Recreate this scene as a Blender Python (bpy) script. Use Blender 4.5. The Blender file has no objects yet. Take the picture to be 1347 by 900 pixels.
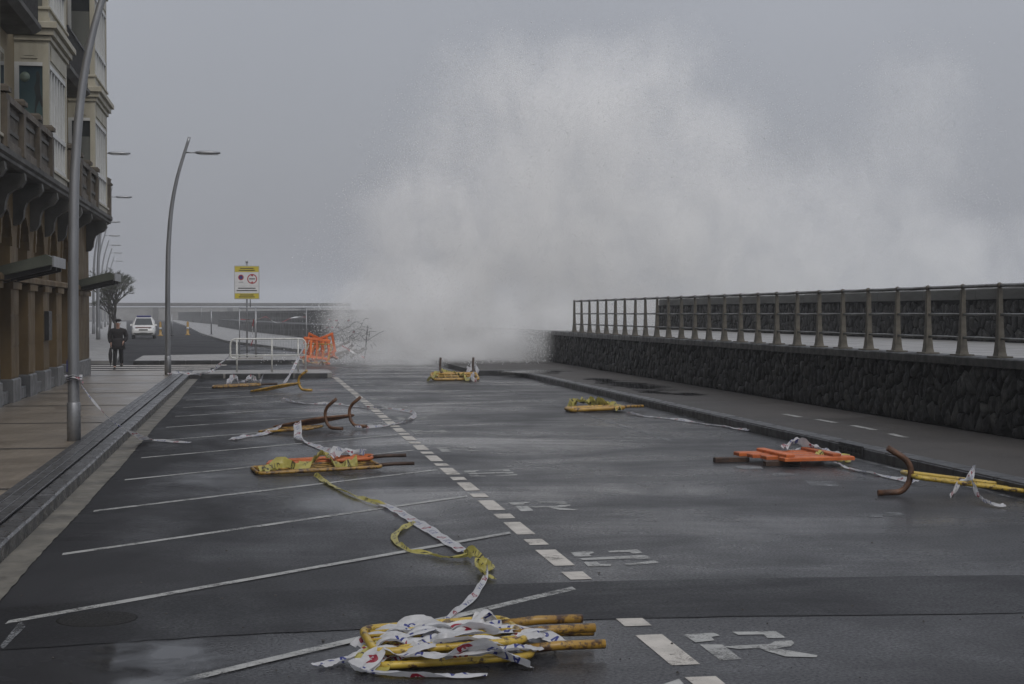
import bpy, bmesh, math, random
import numpy as np
from mathutils import Vector, Matrix
random.seed(7); rng = np.random.default_rng(7)
PI = math.pi
sc = bpy.context.scene
C = sc.collection

# ------------------------------------------------------------------ camera, sky, sun, exposure
F, CX, CY, CAMH = 2000.0, 673.5, 450.0, 2.0          # photograph's focal length and centre in its own pixels
cam_d = bpy.data.cameras.new('camera'); cam = bpy.data.objects.new('camera', cam_d); C.objects.link(cam)
cam_d.sensor_width = 36; cam_d.lens = F/1347*36; cam_d.clip_start = .1; cam_d.clip_end = 6000
YAW, PITCH = math.atan(335.5/F), math.atan(38/F)
cam.location = (0, 0, CAMH); cam.rotation_euler = (PI/2-PITCH, 0, -YAW)
sc.camera = cam

w = bpy.data.worlds.new('World'); sc.world = w; w.use_nodes = True
nt = w.node_tree; nt.nodes.clear()
sky = nt.nodes.new('ShaderNodeTexSky'); sky.sky_type = 'NISHITA'; sky.sun_disc = False
SUN_EL, SUN_ROT = math.radians(48), math.radians(172)
sky.sun_elevation = SUN_EL; sky.sun_rotation = SUN_ROT; sky.air_density = 1.5; sky.dust_density = 4.0; sky.ozone_density = 1.0
hsv = nt.nodes.new('ShaderNodeHueSaturation'); hsv.inputs['Saturation'].default_value = .35
mixw = nt.nodes.new('ShaderNodeMix'); mixw.data_type = 'RGBA'; mixw.inputs[0].default_value = .85
# overcast cloud cover: brightest overhead, falling towards the horizon all the way round
tcw = nt.nodes.new('ShaderNodeTexCoord'); sxw = nt.nodes.new('ShaderNodeSeparateXYZ'); nt.links.new(tcw.outputs['Generated'], sxw.inputs[0])
grw = nt.nodes.new('ShaderNodeMapRange'); nt.links.new(sxw.outputs[2], grw.inputs[0])
for i_, v_ in enumerate((0.0, 1.0, 2.8, 7.4)): grw.inputs[i_+1].default_value = v_
vmw = nt.nodes.new('ShaderNodeVectorMath'); vmw.operation = 'SCALE'; vmw.inputs[0].default_value = (.955, 1.0, 1.13); nzw = nt.nodes.new('ShaderNodeTexNoise'); nt.links.new(tcw.outputs['Generated'], nzw.inputs['Vector']); nzw.inputs['Scale'].default_value = 2.2; nzw.inputs['Detail'].default_value = 4
mnw = nt.nodes.new('ShaderNodeMapRange'); nt.links.new(nzw.outputs['Fac'], mnw.inputs[0]); mnw.inputs[1].default_value = .3; mnw.inputs[2].default_value = .7; mnw.inputs[3].default_value = .93; mnw.inputs[4].default_value = 1.07
mlw = nt.nodes.new('ShaderNodeMath'); mlw.operation = 'MULTIPLY'; nt.links.new(grw.outputs[0], mlw.inputs[0]); nt.links.new(mnw.outputs[0], mlw.inputs[1]); nt.links.new(mlw.outputs[0], vmw.inputs['Scale'])
nt.links.new(vmw.outputs[0], mixw.inputs[7])
bg = nt.nodes.new('ShaderNodeBackground'); bg.inputs[1].default_value = .1
wo = nt.nodes.new('ShaderNodeOutputWorld')
nt.links.new(sky.outputs[0], hsv.inputs['Color']); nt.links.new(hsv.outputs[0], mixw.inputs[6])
nt.links.new(mixw.outputs[2], bg.inputs[0]); nt.links.new(bg.outputs[0], wo.inputs[0])
sd = bpy.data.lights.new('sun', 'SUN'); sd.energy = 1.35; sd.angle = math.radians(30); sd.color = (1, .97, .93)
sun = bpy.data.objects.new('sun', sd); C.objects.link(sun)
sun_dir = Vector((math.sin(SUN_ROT)*math.cos(SUN_EL), math.cos(SUN_ROT)*math.cos(SUN_EL), math.sin(SUN_EL)))
sun.rotation_euler = (-sun_dir).to_track_quat('-Z', 'Y').to_euler(); sun.location = (0, -20, 40)
vs = sc.view_settings; vs.view_transform = 'Standard'; vs.look = 'None'; vs.exposure = 0.0; vs.gamma = 1
cy = sc.cycles; cy.max_bounces = 12; cy.diffuse_bounces = 2; cy.glossy_bounces = 2; cy.transmission_bounces = 4
cy.volume_bounces = 12; cy.transparent_max_bounces = 6; cy.volume_step_rate = 5.0; cy.volume_max_steps = 128
cy.use_adaptive_sampling = True; cy.adaptive_threshold = .02

# ------------------------------------------------------------------ helpers
def px(x, y, z=0.0):
    """point of the place at height z that the photograph shows at x, y"""
    d = cam.rotation_euler.to_matrix() @ Vector(((x-CX)/F, (CY-y)/F, -1))
    t = (z-CAMH)/d.z
    return Vector((d.x*t, d.y*t, z))
def pxd(x, y, Y):
    """point at distance Y along the road"""
    d = cam.rotation_euler.to_matrix() @ Vector(((x-CX)/F, (CY-y)/F, -1))
    t = Y/d.y
    return Vector((d.x*t, Y, CAMH+d.z*t))

def mesh(name, verts, faces, smooth=False):
    me = bpy.data.meshes.new(name); me.from_pydata([tuple(v) for v in verts], [], faces); me.update()
    if smooth: me.polygons.foreach_set('use_smooth', [True]*len(me.polygons))
    return me
def obj(name, me, m=None, parent=None, label=None, cat=None, group=None, kind=None, loc=None):
    if not isinstance(me, bpy.types.Mesh):
        me.name = name
    o = bpy.data.objects.new(name, me); C.objects.link(o)
    if m and not me.materials: me.materials.append(m)
    if parent: o.parent = parent
    if loc is not None: o.location = loc
    tag(o, label, cat, group, kind)
    return o
def tag(o, label=None, cat=None, group=None, kind=None):
    if label: o['label'] = label
    if cat: o['category'] = cat
    if group: o['group'] = group
    if kind: o['kind'] = kind
def thing(name, label, cat, loc=(0,0,0), rz=0, group=None):
    o = bpy.data.objects.new(name, None); C.objects.link(o); o.location = loc; o.rotation_euler = (0,0,rz)
    o.empty_display_size = .2; tag(o, label, cat, group); return o
def copy_tree(o, parent=None):
    c = o.copy(); C.objects.link(c); c.parent = parent
    for ch in list(o.children): copy_tree(ch, c)
    return c

class MB:
    """collects shapes into one mesh"""
    def __init__(s): s.v = []; s.f = []; s.sm = []
    def add(s, v, f, smooth=False):
        n = len(s.v); s.v += [tuple(p) for p in v]; s.f += [tuple(i+n for i in q) for q in f]; s.sm += [smooth]*len(f); return s
    def box(s, x0, x1, y0, y1, z0, z1, b=0.0):
        if b <= 0:
            v = [(x,y,z) for z in (z0,z1) for y in (y0,y1) for x in (x0,x1)]
            return s.add(v, [(0,2,3,1),(4,5,7,6),(0,1,5,4),(2,6,7,3),(0,4,6,2),(1,3,7,5)])
        # chamfered on the top edges
        v = [(x0,y0,z0),(x1,y0,z0),(x1,y1,z0),(x0,y1,z0),(x0,y0,z1-b),(x1,y0,z1-b),(x1,y1,z1-b),(x0,y1,z1-b),
             (x0+b,y0+b,z1),(x1-b,y0+b,z1),(x1-b,y1-b,z1),(x0+b,y1-b,z1)]
        f = [(3,2,1,0),(8,9,10,11)]
        for i in range(4):
            j = (i+1)%4; f += [(i,j,4+j,4+i),(4+i,4+j,8+j,8+i)]
        return s.add(v, f)
    def prism(s, poly, axis, a, b):
        """poly of 2-d points extruded along axis 0,1,2 from a to b"""
        def P(p, t):
            q = [p[0], p[1]]; q.insert(axis, t); return tuple(q)
        n = len(poly); v = [P(p,a) for p in poly]+[P(p,b) for p in poly]
        return s.add(v, [tuple(range(n))[::-1], tuple(range(n,2*n))]+[(i,(i+1)%n,n+(i+1)%n,n+i) for i in range(n)])
    def tube(s, pts, r, n=8, cap=True):
        pts = [Vector(p) for p in pts]; m = len(pts)
        rs = r if isinstance(r, (list, tuple)) else [r]*m
        v = []; up = None
        for i, p in enumerate(pts):
            t = (pts[min(i+1,m-1)]-pts[max(i-1,0)]).normalized()
            if up is None:
                up = t.orthogonal().normalized()
            else:
                up = (up - t*up.dot(t)); up = up.normalized() if up.length > 1e-6 else t.orthogonal().normalized()
            sd_ = t.cross(up)
            for k in range(n):
                a = 2*PI*k/n; v.append(p + (up*math.cos(a)+sd_*math.sin(a))*rs[i])
        f = [(i*n+k, i*n+(k+1)%n, (i+1)*n+(k+1)%n, (i+1)*n+k) for i in range(m-1) for k in range(n)]
        s.add(v, f, True)
        if cap:
            o = len(s.v)-m*n
            s.f += [tuple(o+k for k in range(n))[::-1], tuple(o+(m-1)*n+k for k in range(n))]; s.sm += [False, False]
        return s
    def lathe(s, prof, c=(0,0,0), n=12, sx=1, sy=1):
        v = []; m = len(prof)
        for r, z in prof:
            for k in range(n):
                a = 2*PI*k/n; v.append((c[0]+r*sx*math.cos(a), c[1]+r*sy*math.sin(a), c[2]+z))
        f = [(i*n+k, i*n+(k+1)%n, (i+1)*n+(k+1)%n, (i+1)*n+k) for i in range(m-1) for k in range(n)]
        s.add(v, f, True); o = len(s.v)-m*n
        s.f += [tuple(o+k for k in range(n))[::-1], tuple(o+(m-1)*n+k for k in range(n))]; s.sm += [False, False]
        return s
    def loft(s, rings, close=True):
        n = len(rings[0]); m = len(rings); v = [p for r in rings for p in r]
        f = [(i*n+k, i*n+(k+1)%n, (i+1)*n+(k+1)%n, (i+1)*n+k) for i in range(m-1) for k in range(n)]
        s.add(v, f, True); o = len(s.v)-m*n
        s.f += [tuple(o+k for k in range(n))[::-1], tuple(o+(m-1)*n+k for k in range(n))]; s.sm += [False, False]
        return s
    def me(s, name):
        m = bpy.data.meshes.new(name); m.from_pydata(s.v, [], s.f); m.update()
        m.polygons.foreach_set('use_smooth', s.sm); return m
    def build(s, name, mt, parent=None, **k): return obj(name, s.me(name), mt, parent, **k)

def smooth_path(pts, k=6):
    """Catmull-Rom through the points"""
    P = [Vector(p) for p in pts]; P = [P[0]*2-P[1]]+P+[P[-1]*2-P[-2]]; out = []
    for i in range(1, len(P)-2):
        a, b, c, d = P[i-1:i+3]
        for j in range(k):
            t = j/k
            out.append(.5*((2*b)+(c-a)*t+(2*a-5*b+4*c-d)*t*t+(3*b-a-3*c+d)*t**3))
    out.append(P[-2]); return out
def fillet(pts, r, k=5, closed=False):
    P = [Vector(p) for p in pts]; n = len(P); out = []
    for i in range(n):
        if not closed and i in (0, n-1): out.append(P[i]); continue
        a, b, c = P[i-1], P[i], P[(i+1)%n]
        u, v = (a-b), (c-b); q = min(r, u.length*.45, v.length*.45); u = u.normalized()*q; v = v.normalized()*q
        for j in range(k+1):
            t = j/k; out.append((b+u)*(1-t)**2+b*2*t*(1-t)+(b+v)*t*t)
    if closed: out.append(out[0].copy())
    return out

# ------------------------------------------------------------------ materials
class N:
    """tiny node builder"""
    def __init__(s, name):
        s.m = bpy.data.materials.new(name); s.m.use_nodes = True; s.t = s.m.node_tree; s.t.nodes.clear()
        s.out = s.t.nodes.new('ShaderNodeOutputMaterial'); s.p = s.t.nodes.new('ShaderNodeBsdfPrincipled')
        s.t.links.new(s.p.outputs[0], s.out.inputs[0])
    def n(s, ty, **k):
        x = s.t.nodes.new(ty)
        for a, b in k.items(): setattr(x, a, b)
        return x
    def l(s, a, b): s.t.links.new(a, b)
    def set(s, sock, v):
        if hasattr(v, 'is_output'): s.l(v, sock)
        else: sock.default_value = v
    def math(s, op, a, b=0.0, c=0.0, clamp=False):
        x = s.n('ShaderNodeMath', operation=op, use_clamp=clamp)
        for i, q in enumerate((a,b,c)): s.set(x.inputs[i], q)
        return x.outputs[0]
    def coord(s, kind='Object', stretch=(1,1,1), off=(0,0,0)):
        tc = s.n('ShaderNodeTexCoord'); mp = s.n('ShaderNodeMapping')
        mp.inputs['Scale'].default_value = stretch; mp.inputs['Location'].default_value = off
        s.l(tc.outputs[kind], mp.inputs[0]); return mp.outputs[0]
    def noise(s, vec, scale, detail=5, rough=.55, dist=0.0):
        x = s.n('ShaderNodeTexNoise'); s.l(vec, x.inputs['Vector']); x.inputs['Scale'].default_value = scale
        x.inputs['Detail'].default_value = detail; x.inputs['Roughness'].default_value = rough; x.inputs['Distortion'].default_value = dist
        return x.outputs['Fac']
    def ramp(s, fac, stops):
        x = s.n('ShaderNodeValToRGB'); e = x.color_ramp.elements
        while len(e) < len(stops): e.new(.5)
        for i, (p, c) in enumerate(stops):
            e[i].position = p; e[i].color = (c if len(c) == 4 else (*c, 1)) if hasattr(c, '__len__') else (c, c, c, 1)
        s.l(fac, x.inputs[0]); return x.outputs[0]
    def mix(s, f, a, b):
        x = s.n('ShaderNodeMix', data_type='RGBA'); s.set(x.inputs[0], f)
        s.set(x.inputs[6], a if hasattr(a,'is_output') else (*a,1)); s.set(x.inputs[7], b if hasattr(b,'is_output') else (*b,1)); return x.outputs[2]
    def mapr(s, v, a, b, c, d):
        x = s.n('ShaderNodeMapRange'); s.l(v, x.inputs[0])
        for i, q in enumerate((a,b,c,d)): x.inputs[i+1].default_value = q
        return x.outputs[0]
    def bump(s, h, strength=.3, dist=.02, normal=None):
        x = s.n('ShaderNodeBump'); x.inputs['Strength'].default_value = strength; x.inputs['Distance'].default_value = dist
        s.l(h, x.inputs['Height'])
        if normal: s.l(normal, x.inputs['Normal'])
        return x.outputs[0]

def simple(name, c1, c2, scale=4, rough=.6, rough2=None, bump=.2, bscale=40, metal=0.0, stretch=(1,1,1), spec=.5, rand=0.0, detail=6, bdist=.01):
    m = N(name); v = m.coord('Object', stretch)
    nz = m.noise(v, scale, detail, .6)
    col = m.mix(m.mapr(nz, .32, .68, 0, 1), c1, c2)
    if rand:
        oi = m.n('ShaderNodeObjectInfo'); g = m.n('ShaderNodeNewGeometry')
        r = m.math('FRACT', m.math('ADD', oi.outputs['Random'], g.outputs['Random Per Island']))
        hs = m.n('ShaderNodeHueSaturation'); m.l(col, hs.inputs['Color']); m.l(m.mapr(r, 0, 1, 1-rand, 1+rand), hs.inputs['Value']); col = hs.outputs[0]
    m.l(col, m.p.inputs['Base Color'])
    if rough2 is None: m.p.inputs['Roughness'].default_value = rough
    else: m.l(m.mapr(m.noise(v, scale*2.3, 4), .35, .65, rough, rough2), m.p.inputs['Roughness'])
    m.p.inputs['Metallic'].default_value = metal; m.p.inputs['Specular IOR Level'].default_value = spec
    if bump: m.l(m.bump(m.noise(v, bscale, 4), bump, bdist), m.p.inputs['Normal'])
    return m.m
M = {}
# wet asphalt: pale dry-ish patches, glossy films, streaks across the road
def asphalt(name, dark, pale, c0, c1, r0, r1, off=0.0, bayf=.25):
    """c0..c1 strength and r0..r1 roughness of the water film, driest first"""
    m = N(name); v = m.coord('Object', (1,1,1), (off,off,0)); vs_ = m.coord('Object', (.24,.5,1), (off,0,0)); vt = m.coord('Object', (.5,.28,1), (0,off,0))
    big = m.noise(vs_, 1.0, 5, .62, .6); mid = m.noise(vt, 1.3, 6, .6, .3); fine = m.noise(v, 220, 2, .6); grit = m.noise(v, 70, 3, .7)
    wet = m.math('ADD', m.math('MULTIPLY', big, .65), m.math('MULTIPLY', mid, .35))
    wet = m.math('ADD', wet, m.math('MULTIPLY', m.math('SUBTRACT', m.noise(m.coord('Object', (.10,.2,1), (off,3,0)), 1.0, 3), .5), .5)); k = m.mapr(wet, .38, .64, 0, 1)
    col = m.mix(k, pale, dark)
    spk = m.math('MULTIPLY', m.mapr(grit, .6, .75, 0, 1), .4)
    col = m.mix(spk, col, tuple(c*1.9 for c in pale))
    m.l(col, m.p.inputs['Base Color']); m.p.inputs['Roughness'].default_value = .8; m.p.inputs['Specular IOR Level'].default_value = .08
    h = m.math('ADD', m.math('MULTIPLY', fine, .5), m.math('MULTIPLY', grit, .8))
    m.l(m.bump(h, .5, .004, m.bump(m.noise(v, .55, 3), .22, .02)), m.p.inputs['Normal'])
    sx = m.n('ShaderNodeSeparateXYZ'); m.l(v, sx.inputs[0])
    bay_ = m.mapr(m.math('ADD', m.math('SUBTRACT', sx.outputs[0], off), m.math('MULTIPLY', m.math('SUBTRACT', mid, .5), 5.0)), -1.6, 1.4, bayf, 1.0)
    m.l(m.math('MULTIPLY', m.math('MULTIPLY', m.mapr(wet, .38, .64, c0, c1), bay_), m.mapr(m.noise(v, 42, 4, .75), .36, .64, .45, 1.3)), m.p.inputs['Coat Weight']); m.l(m.mapr(wet, .38, .64, r0, r1), m.p.inputs['Coat Roughness']); m.p.inputs['Coat IOR'].default_value = 1.33
    m.l(m.bump(grit, .12, .003, m.bump(m.noise(v, .8, 3), .1, .02)), m.p.inputs['Coat Normal'])
    return m.m
M['asphalt'] = asphalt('wet_asphalt', (.014,.014,.0155), (.028,.028,.03), .52, 1.15, .40, .18, bayf=.10)
M['patch'] = asphalt('patch_asphalt', (.011,.011,.012), (.021,.021,.023), .3, .85, .45, .25, off=7.0)
M['walk_r'] = asphalt('pavement_asphalt', (.04,.037,.034), (.065,.06,.056), .2, .5, .5, .35, off=3.0)
M['walk_far'] = simple('far_paving', (.16,.155,.15), (.24,.235,.225), .8, .35, .6, .1, 20)
M['island'] = simple('island_concrete', (.17,.16,.15), (.26,.25,.235), 1.2, .35, .6, .15, 30)
M['gutter'] = simple('gutter_concrete', (.05,.046,.038), (.16,.147,.12), 2.2, .5, .75, .3, 50)
M['granite'] = simple('wet_granite', (.03,.03,.032), (.07,.07,.072), 3.5, .22, .5, .2, 60, rand=.25)
M['kerb_dark'] = simple('dark_kerb', (.014,.014,.015), (.035,.035,.036), 3.0, .3, .55, .3, 45, rand=.3)
M['mortar'] = simple('wall_mortar', (.004,.004,.004), (.009,.009,.008), 4, .6, .8, .4, 30, spec=.1)
M['stone'] = simple('rubble_stone', (.008,.008,.0075), (.026,.025,.022), 3.0, .5, .75, .9, 14, rand=.6, bdist=.04, spec=.15)
def rubble_mat():
    m = N('rubble_stone'); v = m.coord('Object'); oi = m.n('ShaderNodeObjectInfo'); g = m.n('ShaderNodeNewGeometry')
    r = m.math('FRACT', m.math('ADD', oi.outputs['Random'], g.outputs['Random Per Island'])); r3 = m.math('POWER', r, 3.0)
    col = m.mix(m.mapr(m.noise(v, 5, 6, .65), .35, .65, 0, 1), (.007,.007,.0065), (.022,.021,.018))
    hs = m.n('ShaderNodeHueSaturation'); m.l(col, hs.inputs['Color']); m.l(m.mapr(r3, 0, 1, .55, 3.0), hs.inputs['Value']); m.l(hs.outputs[0], m.p.inputs['Base Color'])
    m.l(m.mapr(m.noise(v, 8, 3), .35, .65, .35, .7), m.p.inputs['Roughness']); m.p.inputs['Specular IOR Level'].default_value = .2
    m.l(m.bump(m.noise(v, 16, 6, .65), .9, .05), m.p.inputs['Normal']); return m.m
M['stone'] = rubble_mat()
M['coping'] = simple('wall_coping', (.012,.012,.011), (.03,.03,.027), 2.0, .35, .65, .3, 30, rand=.2)
M['cover'] = simple('iron_cover', (.006,.006,.006), (.022,.021,.02), 40, .5, .8, .6, 60, spec=.12)
M['cap'] = simple('seawall_cap', (.035,.035,.03), (.08,.08,.07), 1.2, .5, .8, .3, 25, stretch=(1,.3,2), rand=.1)
M['rail'] = simple('weathered_rail', (.06,.053,.04), (.115,.102,.078), 9, .45, .7, .3, 60, rand=.15)
M['pipe'] = simple('rail_pipe', (.11,.11,.105), (.2,.2,.19), 9, .3, .5, .15, 60, metal=.5)
M['galv'] = simple('galvanised_steel', (.22,.225,.235), (.33,.335,.345), 3, .35, .5, .08, 30, metal=.65, stretch=(1,1,.2))
M['white_tube'] = simple('white_tube', (.42,.42,.40), (.6,.6,.57), 8, .35, .55, .1, 40)
M['facade'] = simple('ochre_stone', (.088,.055,.020), (.155,.102,.041), 1.4, .6, .85, .3, 18, stretch=(1,1,.6), rand=.12)
M['plinth'] = simple('grey_plinth', (.09,.092,.095), (.16,.162,.165), 2, .4, .65, .2, 30, rand=.15)
M['panel'] = simple('brown_panel', (.035,.024,.014), (.06,.042,.025), 2, .45, .7, .15, 20, stretch=(1,1,.3), rand=.15)
M['balu'] = simple('stone_balustrade', (.055,.044,.031), (.12,.098,.072), 2.2, .6, .85, .4, 20, rand=.15)
M['slab'] = simple('balcony_stone', (.03,.029,.025), (.09,.086,.077), 1.1, .55, .8, .3, 20, stretch=(1,.5,1))
M['cream'] = simple('cream_wall', (.24,.19,.115), (.33,.27,.17), .9, .7, .85, .15, 25, stretch=(1,1,.4))
M['bay'] = simple('bay_paint', (.30,.275,.205), (.46,.43,.345), 1.0, .5, .7, .08, 20, stretch=(1.5,1.5,.5))
M['bay_white'] = simple('white_joinery', (.5,.5,.48), (.62,.62,.6), 2, .45, .6, .05, 20)
M['iron'] = simple('black_iron', (.01,.01,.011), (.022,.022,.024), 5, .4, .6, .1, 40)
M['canopy'] = simple('green_canopy', (.042,.048,.036), (.075,.082,.062), 3, .35, .55, .1, 20)
M['rust'] = simple('rusty_steel', (.05,.022,.011), (.14,.062,.026), 12, .5, .75, .4, 50, rand=.25)
M['dark_rust'] = simple('dark_rusty_steel', (.022,.012,.008), (.06,.03,.016), 10, .45, .7, .4, 50)
M['orange'] = simple('orange_plastic', (.42,.075,.012), (.62,.14,.02), 7, .4, .6, .1, 30, rand=.15)
M['orange_wood'] = simple('orange_board', (.33,.07,.014), (.52,.135,.03), 9, .4, .65, .3, 30, rand=.2)
def yellow(name, a, b, chip):
    m = N(name); v = m.coord('Object')
    col = m.mix(m.mapr(m.noise(v, 7, 4), .35, .65, 0, 1), a, b)
    ch = m.mapr(m.noise(v, 14, 8, .7), chip, chip+.08, 0, 1)
    m.l(m.mix(ch, col, (.05,.024,.012)), m.p.inputs['Base Color'])
    m.p.inputs['Roughness'].default_value = .4; m.l(m.bump(ch, .3, .004), m.p.inputs['Normal']); return m.m
M['yellow'] = yellow('chipped_yellow_paint', (.33,.215,.024), (.48,.345,.05), .515)
M['yellow_rusty'] = yellow('rusting_yellow_paint', (.22,.12,.018), (.34,.20,.03), .48)
M['ochre_tube'] = yellow('ochre_paint', (.30,.165,.025), (.42,.26,.045), .53)
def paint(name, c, lo, hi):
    """worn road paint: flakes are missing and the asphalt beneath shows"""
    m = N(name); v = m.coord('Object')
    a = m.math('ADD', m.math('ADD', m.math('MULTIPLY', m.noise(v, 2.2, 5, .6), .45), m.math('MULTIPLY', m.noise(v, 14, 4, .65), .3)), m.math('MULTIPLY', m.noise(v, 75, 3, .7), .35))
    f = m.mapr(a, lo, hi, 0, 1)
    m.l(m.mix(m.mapr(m.noise(v, 5, 4), .35, .65, 0, 1), c, tuple(q*.72 for q in c)), m.p.inputs['Base Color'])
    m.p.inputs['Roughness'].default_value = .5; m.p.inputs['IOR'].default_value = 1.36
    m.l(m.bump(m.noise(v, 90, 3), .3, .004), m.p.inputs['Normal'])
    tr = m.n('ShaderNodeBsdfTransparent'); mx = m.n('ShaderNodeMixShader'); m.l(f, mx.inputs[0]); m.l(m.p.outputs[0], mx.inputs[1]); m.l(tr.outputs[0], mx.inputs[2]); m.l(mx.outputs[0], m.out.inputs[0])
    return m.m
M['paint'] = paint('road_paint', (.46,.43,.385), .58, .70)
M['paint_thin'] = paint('thin_line_paint', (.33,.33,.315), .54, .68)
M['paint_worn'] = paint('worn_paint', (.17,.175,.18), .48, .62)
def puddle_mat():
    m = N('puddle_water'); m.p.inputs['Base Color'].default_value = (.018,.018,.02,1); m.p.inputs['Roughness'].default_value = .05; m.p.inputs['IOR'].default_value = 1.33
    v = m.coord('Object'); tc = m.n('ShaderNodeTexCoord'); g = m.n('ShaderNodeVectorMath', operation='SUBTRACT'); m.l(tc.outputs['Generated'], g.inputs[0]); g.inputs[1].default_value = (.5,.5,0)
    g2 = m.n('ShaderNodeVectorMath', operation='MULTIPLY'); m.l(g.outputs[0], g2.inputs[0]); g2.inputs[1].default_value = (2,2,0); ln = m.n('ShaderNodeVectorMath', operation='LENGTH'); m.l(g2.outputs[0], ln.inputs[0])
    f = m.math('ADD', m.math('SUBTRACT', .72, ln.outputs['Value']), m.math('MULTIPLY', m.math('SUBTRACT', m.noise(v, 2.6, 3, .5, .3), .5), 1.5))
    m.l(m.bump(m.noise(v, 9, 2), .02, .01), m.p.inputs['Normal'])
    tr = m.n('ShaderNodeBsdfTransparent'); mx = m.n('ShaderNodeMixShader'); m.l(m.mapr(f, -.05, .4, 0, 1), mx.inputs[0]); m.l(tr.outputs[0], mx.inputs[1]); m.l(m.p.outputs[0], mx.inputs[2]); m.l(mx.outputs[0], m.out.inputs[0])
    return m.m
M['puddle'] = puddle_mat()
def tile():
    m = N('tan_paving'); v = m.coord('Object')
    br = m.n('ShaderNodeTexBrick'); m.l(v, br.inputs['Vector']); br.inputs['Scale'].default_value = 4.2
    br.inputs['Color1'].default_value = (.185,.155,.12,1); br.inputs['Color2'].default_value = (.235,.195,.15,1); br.inputs['Mortar'].default_value = (.13,.10,.07,1)
    br.inputs['Mortar Size'].default_value = .02; br.inputs['Brick Width'].default_value = .5; br.inputs['Row Height'].default_value = .5; br.offset = 0
    nz = m.noise(v, .9, 5); col = m.mix(m.mapr(nz, .35, .65, 0, .55), br.outputs['Color'], (.115,.098,.08))
    m.l(col, m.p.inputs['Base Color']); m.l(m.mapr(nz, .35, .65, .55, .3), m.p.inputs['Roughness'])
    m.l(m.bump(br.outputs['Fac'], .25, -.004), m.p.inputs['Normal']); m.p.inputs['Coat Weight'].default_value = .55; m.p.inputs['Coat Roughness'].default_value = .3; m.p.inputs['Coat IOR'].default_value = 1.33; return m.m
M['tile'] = tile()
M['band'] = simple('dark_paving_band', (.018,.016,.014), (.05,.043,.035), 14, .4, .6, .2, 40)
def glass(name, c, rough=.08):
    m = N(name); m.p.inputs['Base Color'].default_value = (*c,1); m.p.inputs['Roughness'].default_value = rough; m.p.inputs['Specular IOR Level'].default_value = .6
    v = m.coord('Object'); m.l(m.bump(m.noise(v, 1.5, 2), .05, .02), m.p.inputs['Normal']); return m.m
M['glass'] = glass('dark_glass', (.03,.034,.036)); M['blind'] = glass('glass_with_blind', (.14,.145,.13), .25); M['curtain'] = glass('curtained_glass', (.2,.205,.2), .2)
M['black'] = simple('black_rubber', (.012,.012,.012), (.02,.02,.02), 6, .6, None, .1, 40)
M['car_white'] = simple('white_car_paint', (.55,.55,.54), (.62,.62,.61), 2, .25, None, 0)
M['car_red'] = simple('red_car_stripe', (.35,.03,.02), (.4,.04,.03), 2, .3, None, 0)
M['lampglass'] = simple('headlamp_glass', (.4,.42,.43), (.5,.52,.53), 5, .15, None, 0)
M['coat'] = simple('dark_wool', (.012,.010,.011), (.024,.02,.021), 8, .85, None, .3, 60)
M['trouser'] = simple('dark_trousers', (.009,.009,.011), (.016,.016,.018), 8, .85, None, .2, 60)
M['skin'] = simple('skin', (.32,.19,.14), (.38,.23,.17), 6, .55, None, .05, 60)
M['bark'] = simple('wet_bark', (.02,.017,.014), (.045,.038,.03), 10, .7, None, .5, 40)
M['needle'] = simple('tamarisk_foliage', (.025,.03,.018), (.06,.065,.04), 6, .7, None, 0)
M['far_wall'] = simple('far_wall_stone', (.05,.048,.044), (.1,.097,.09), .8, .5, .75, .4, 6)
M['far_dark'] = simple('far_wall_dark', (.022,.022,.021), (.05,.049,.046), .8, .5, .75, .4, 6)
M['far_build'] = simple('far_render', (.24,.22,.16), (.32,.3,.22), .5, .7, .85, .1, 5)
M['blue'] = simple('blue_plastic', (.015,.02,.10), (.025,.03,.15), 6, .4, None, 0)
M['sign_white'] = simple('sign_white', (.5,.5,.5), (.56,.56,.56), 4, .4, None, 0)
M['sign_yellow'] = simple('sign_yellow', (.42,.34,.03), (.48,.4,.045), 4, .4, None, 0)
M['sign_dark'] = simple('sign_print', (.02,.02,.02), (.03,.03,.03), 4, .5, None, 0)
M['sign_grey'] = simple('sign_grey', (.3,.3,.3), (.36,.36,.36), 4, .5, None, 0)
M['red'] = simple('sign_red', (.28,.015,.02), (.34,.025,.03), 4, .4, None, 0)
M['foam'] = simple('foam', (.55,.56,.56), (.75,.76,.76), 2, .6, None, .3, 8)
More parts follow.
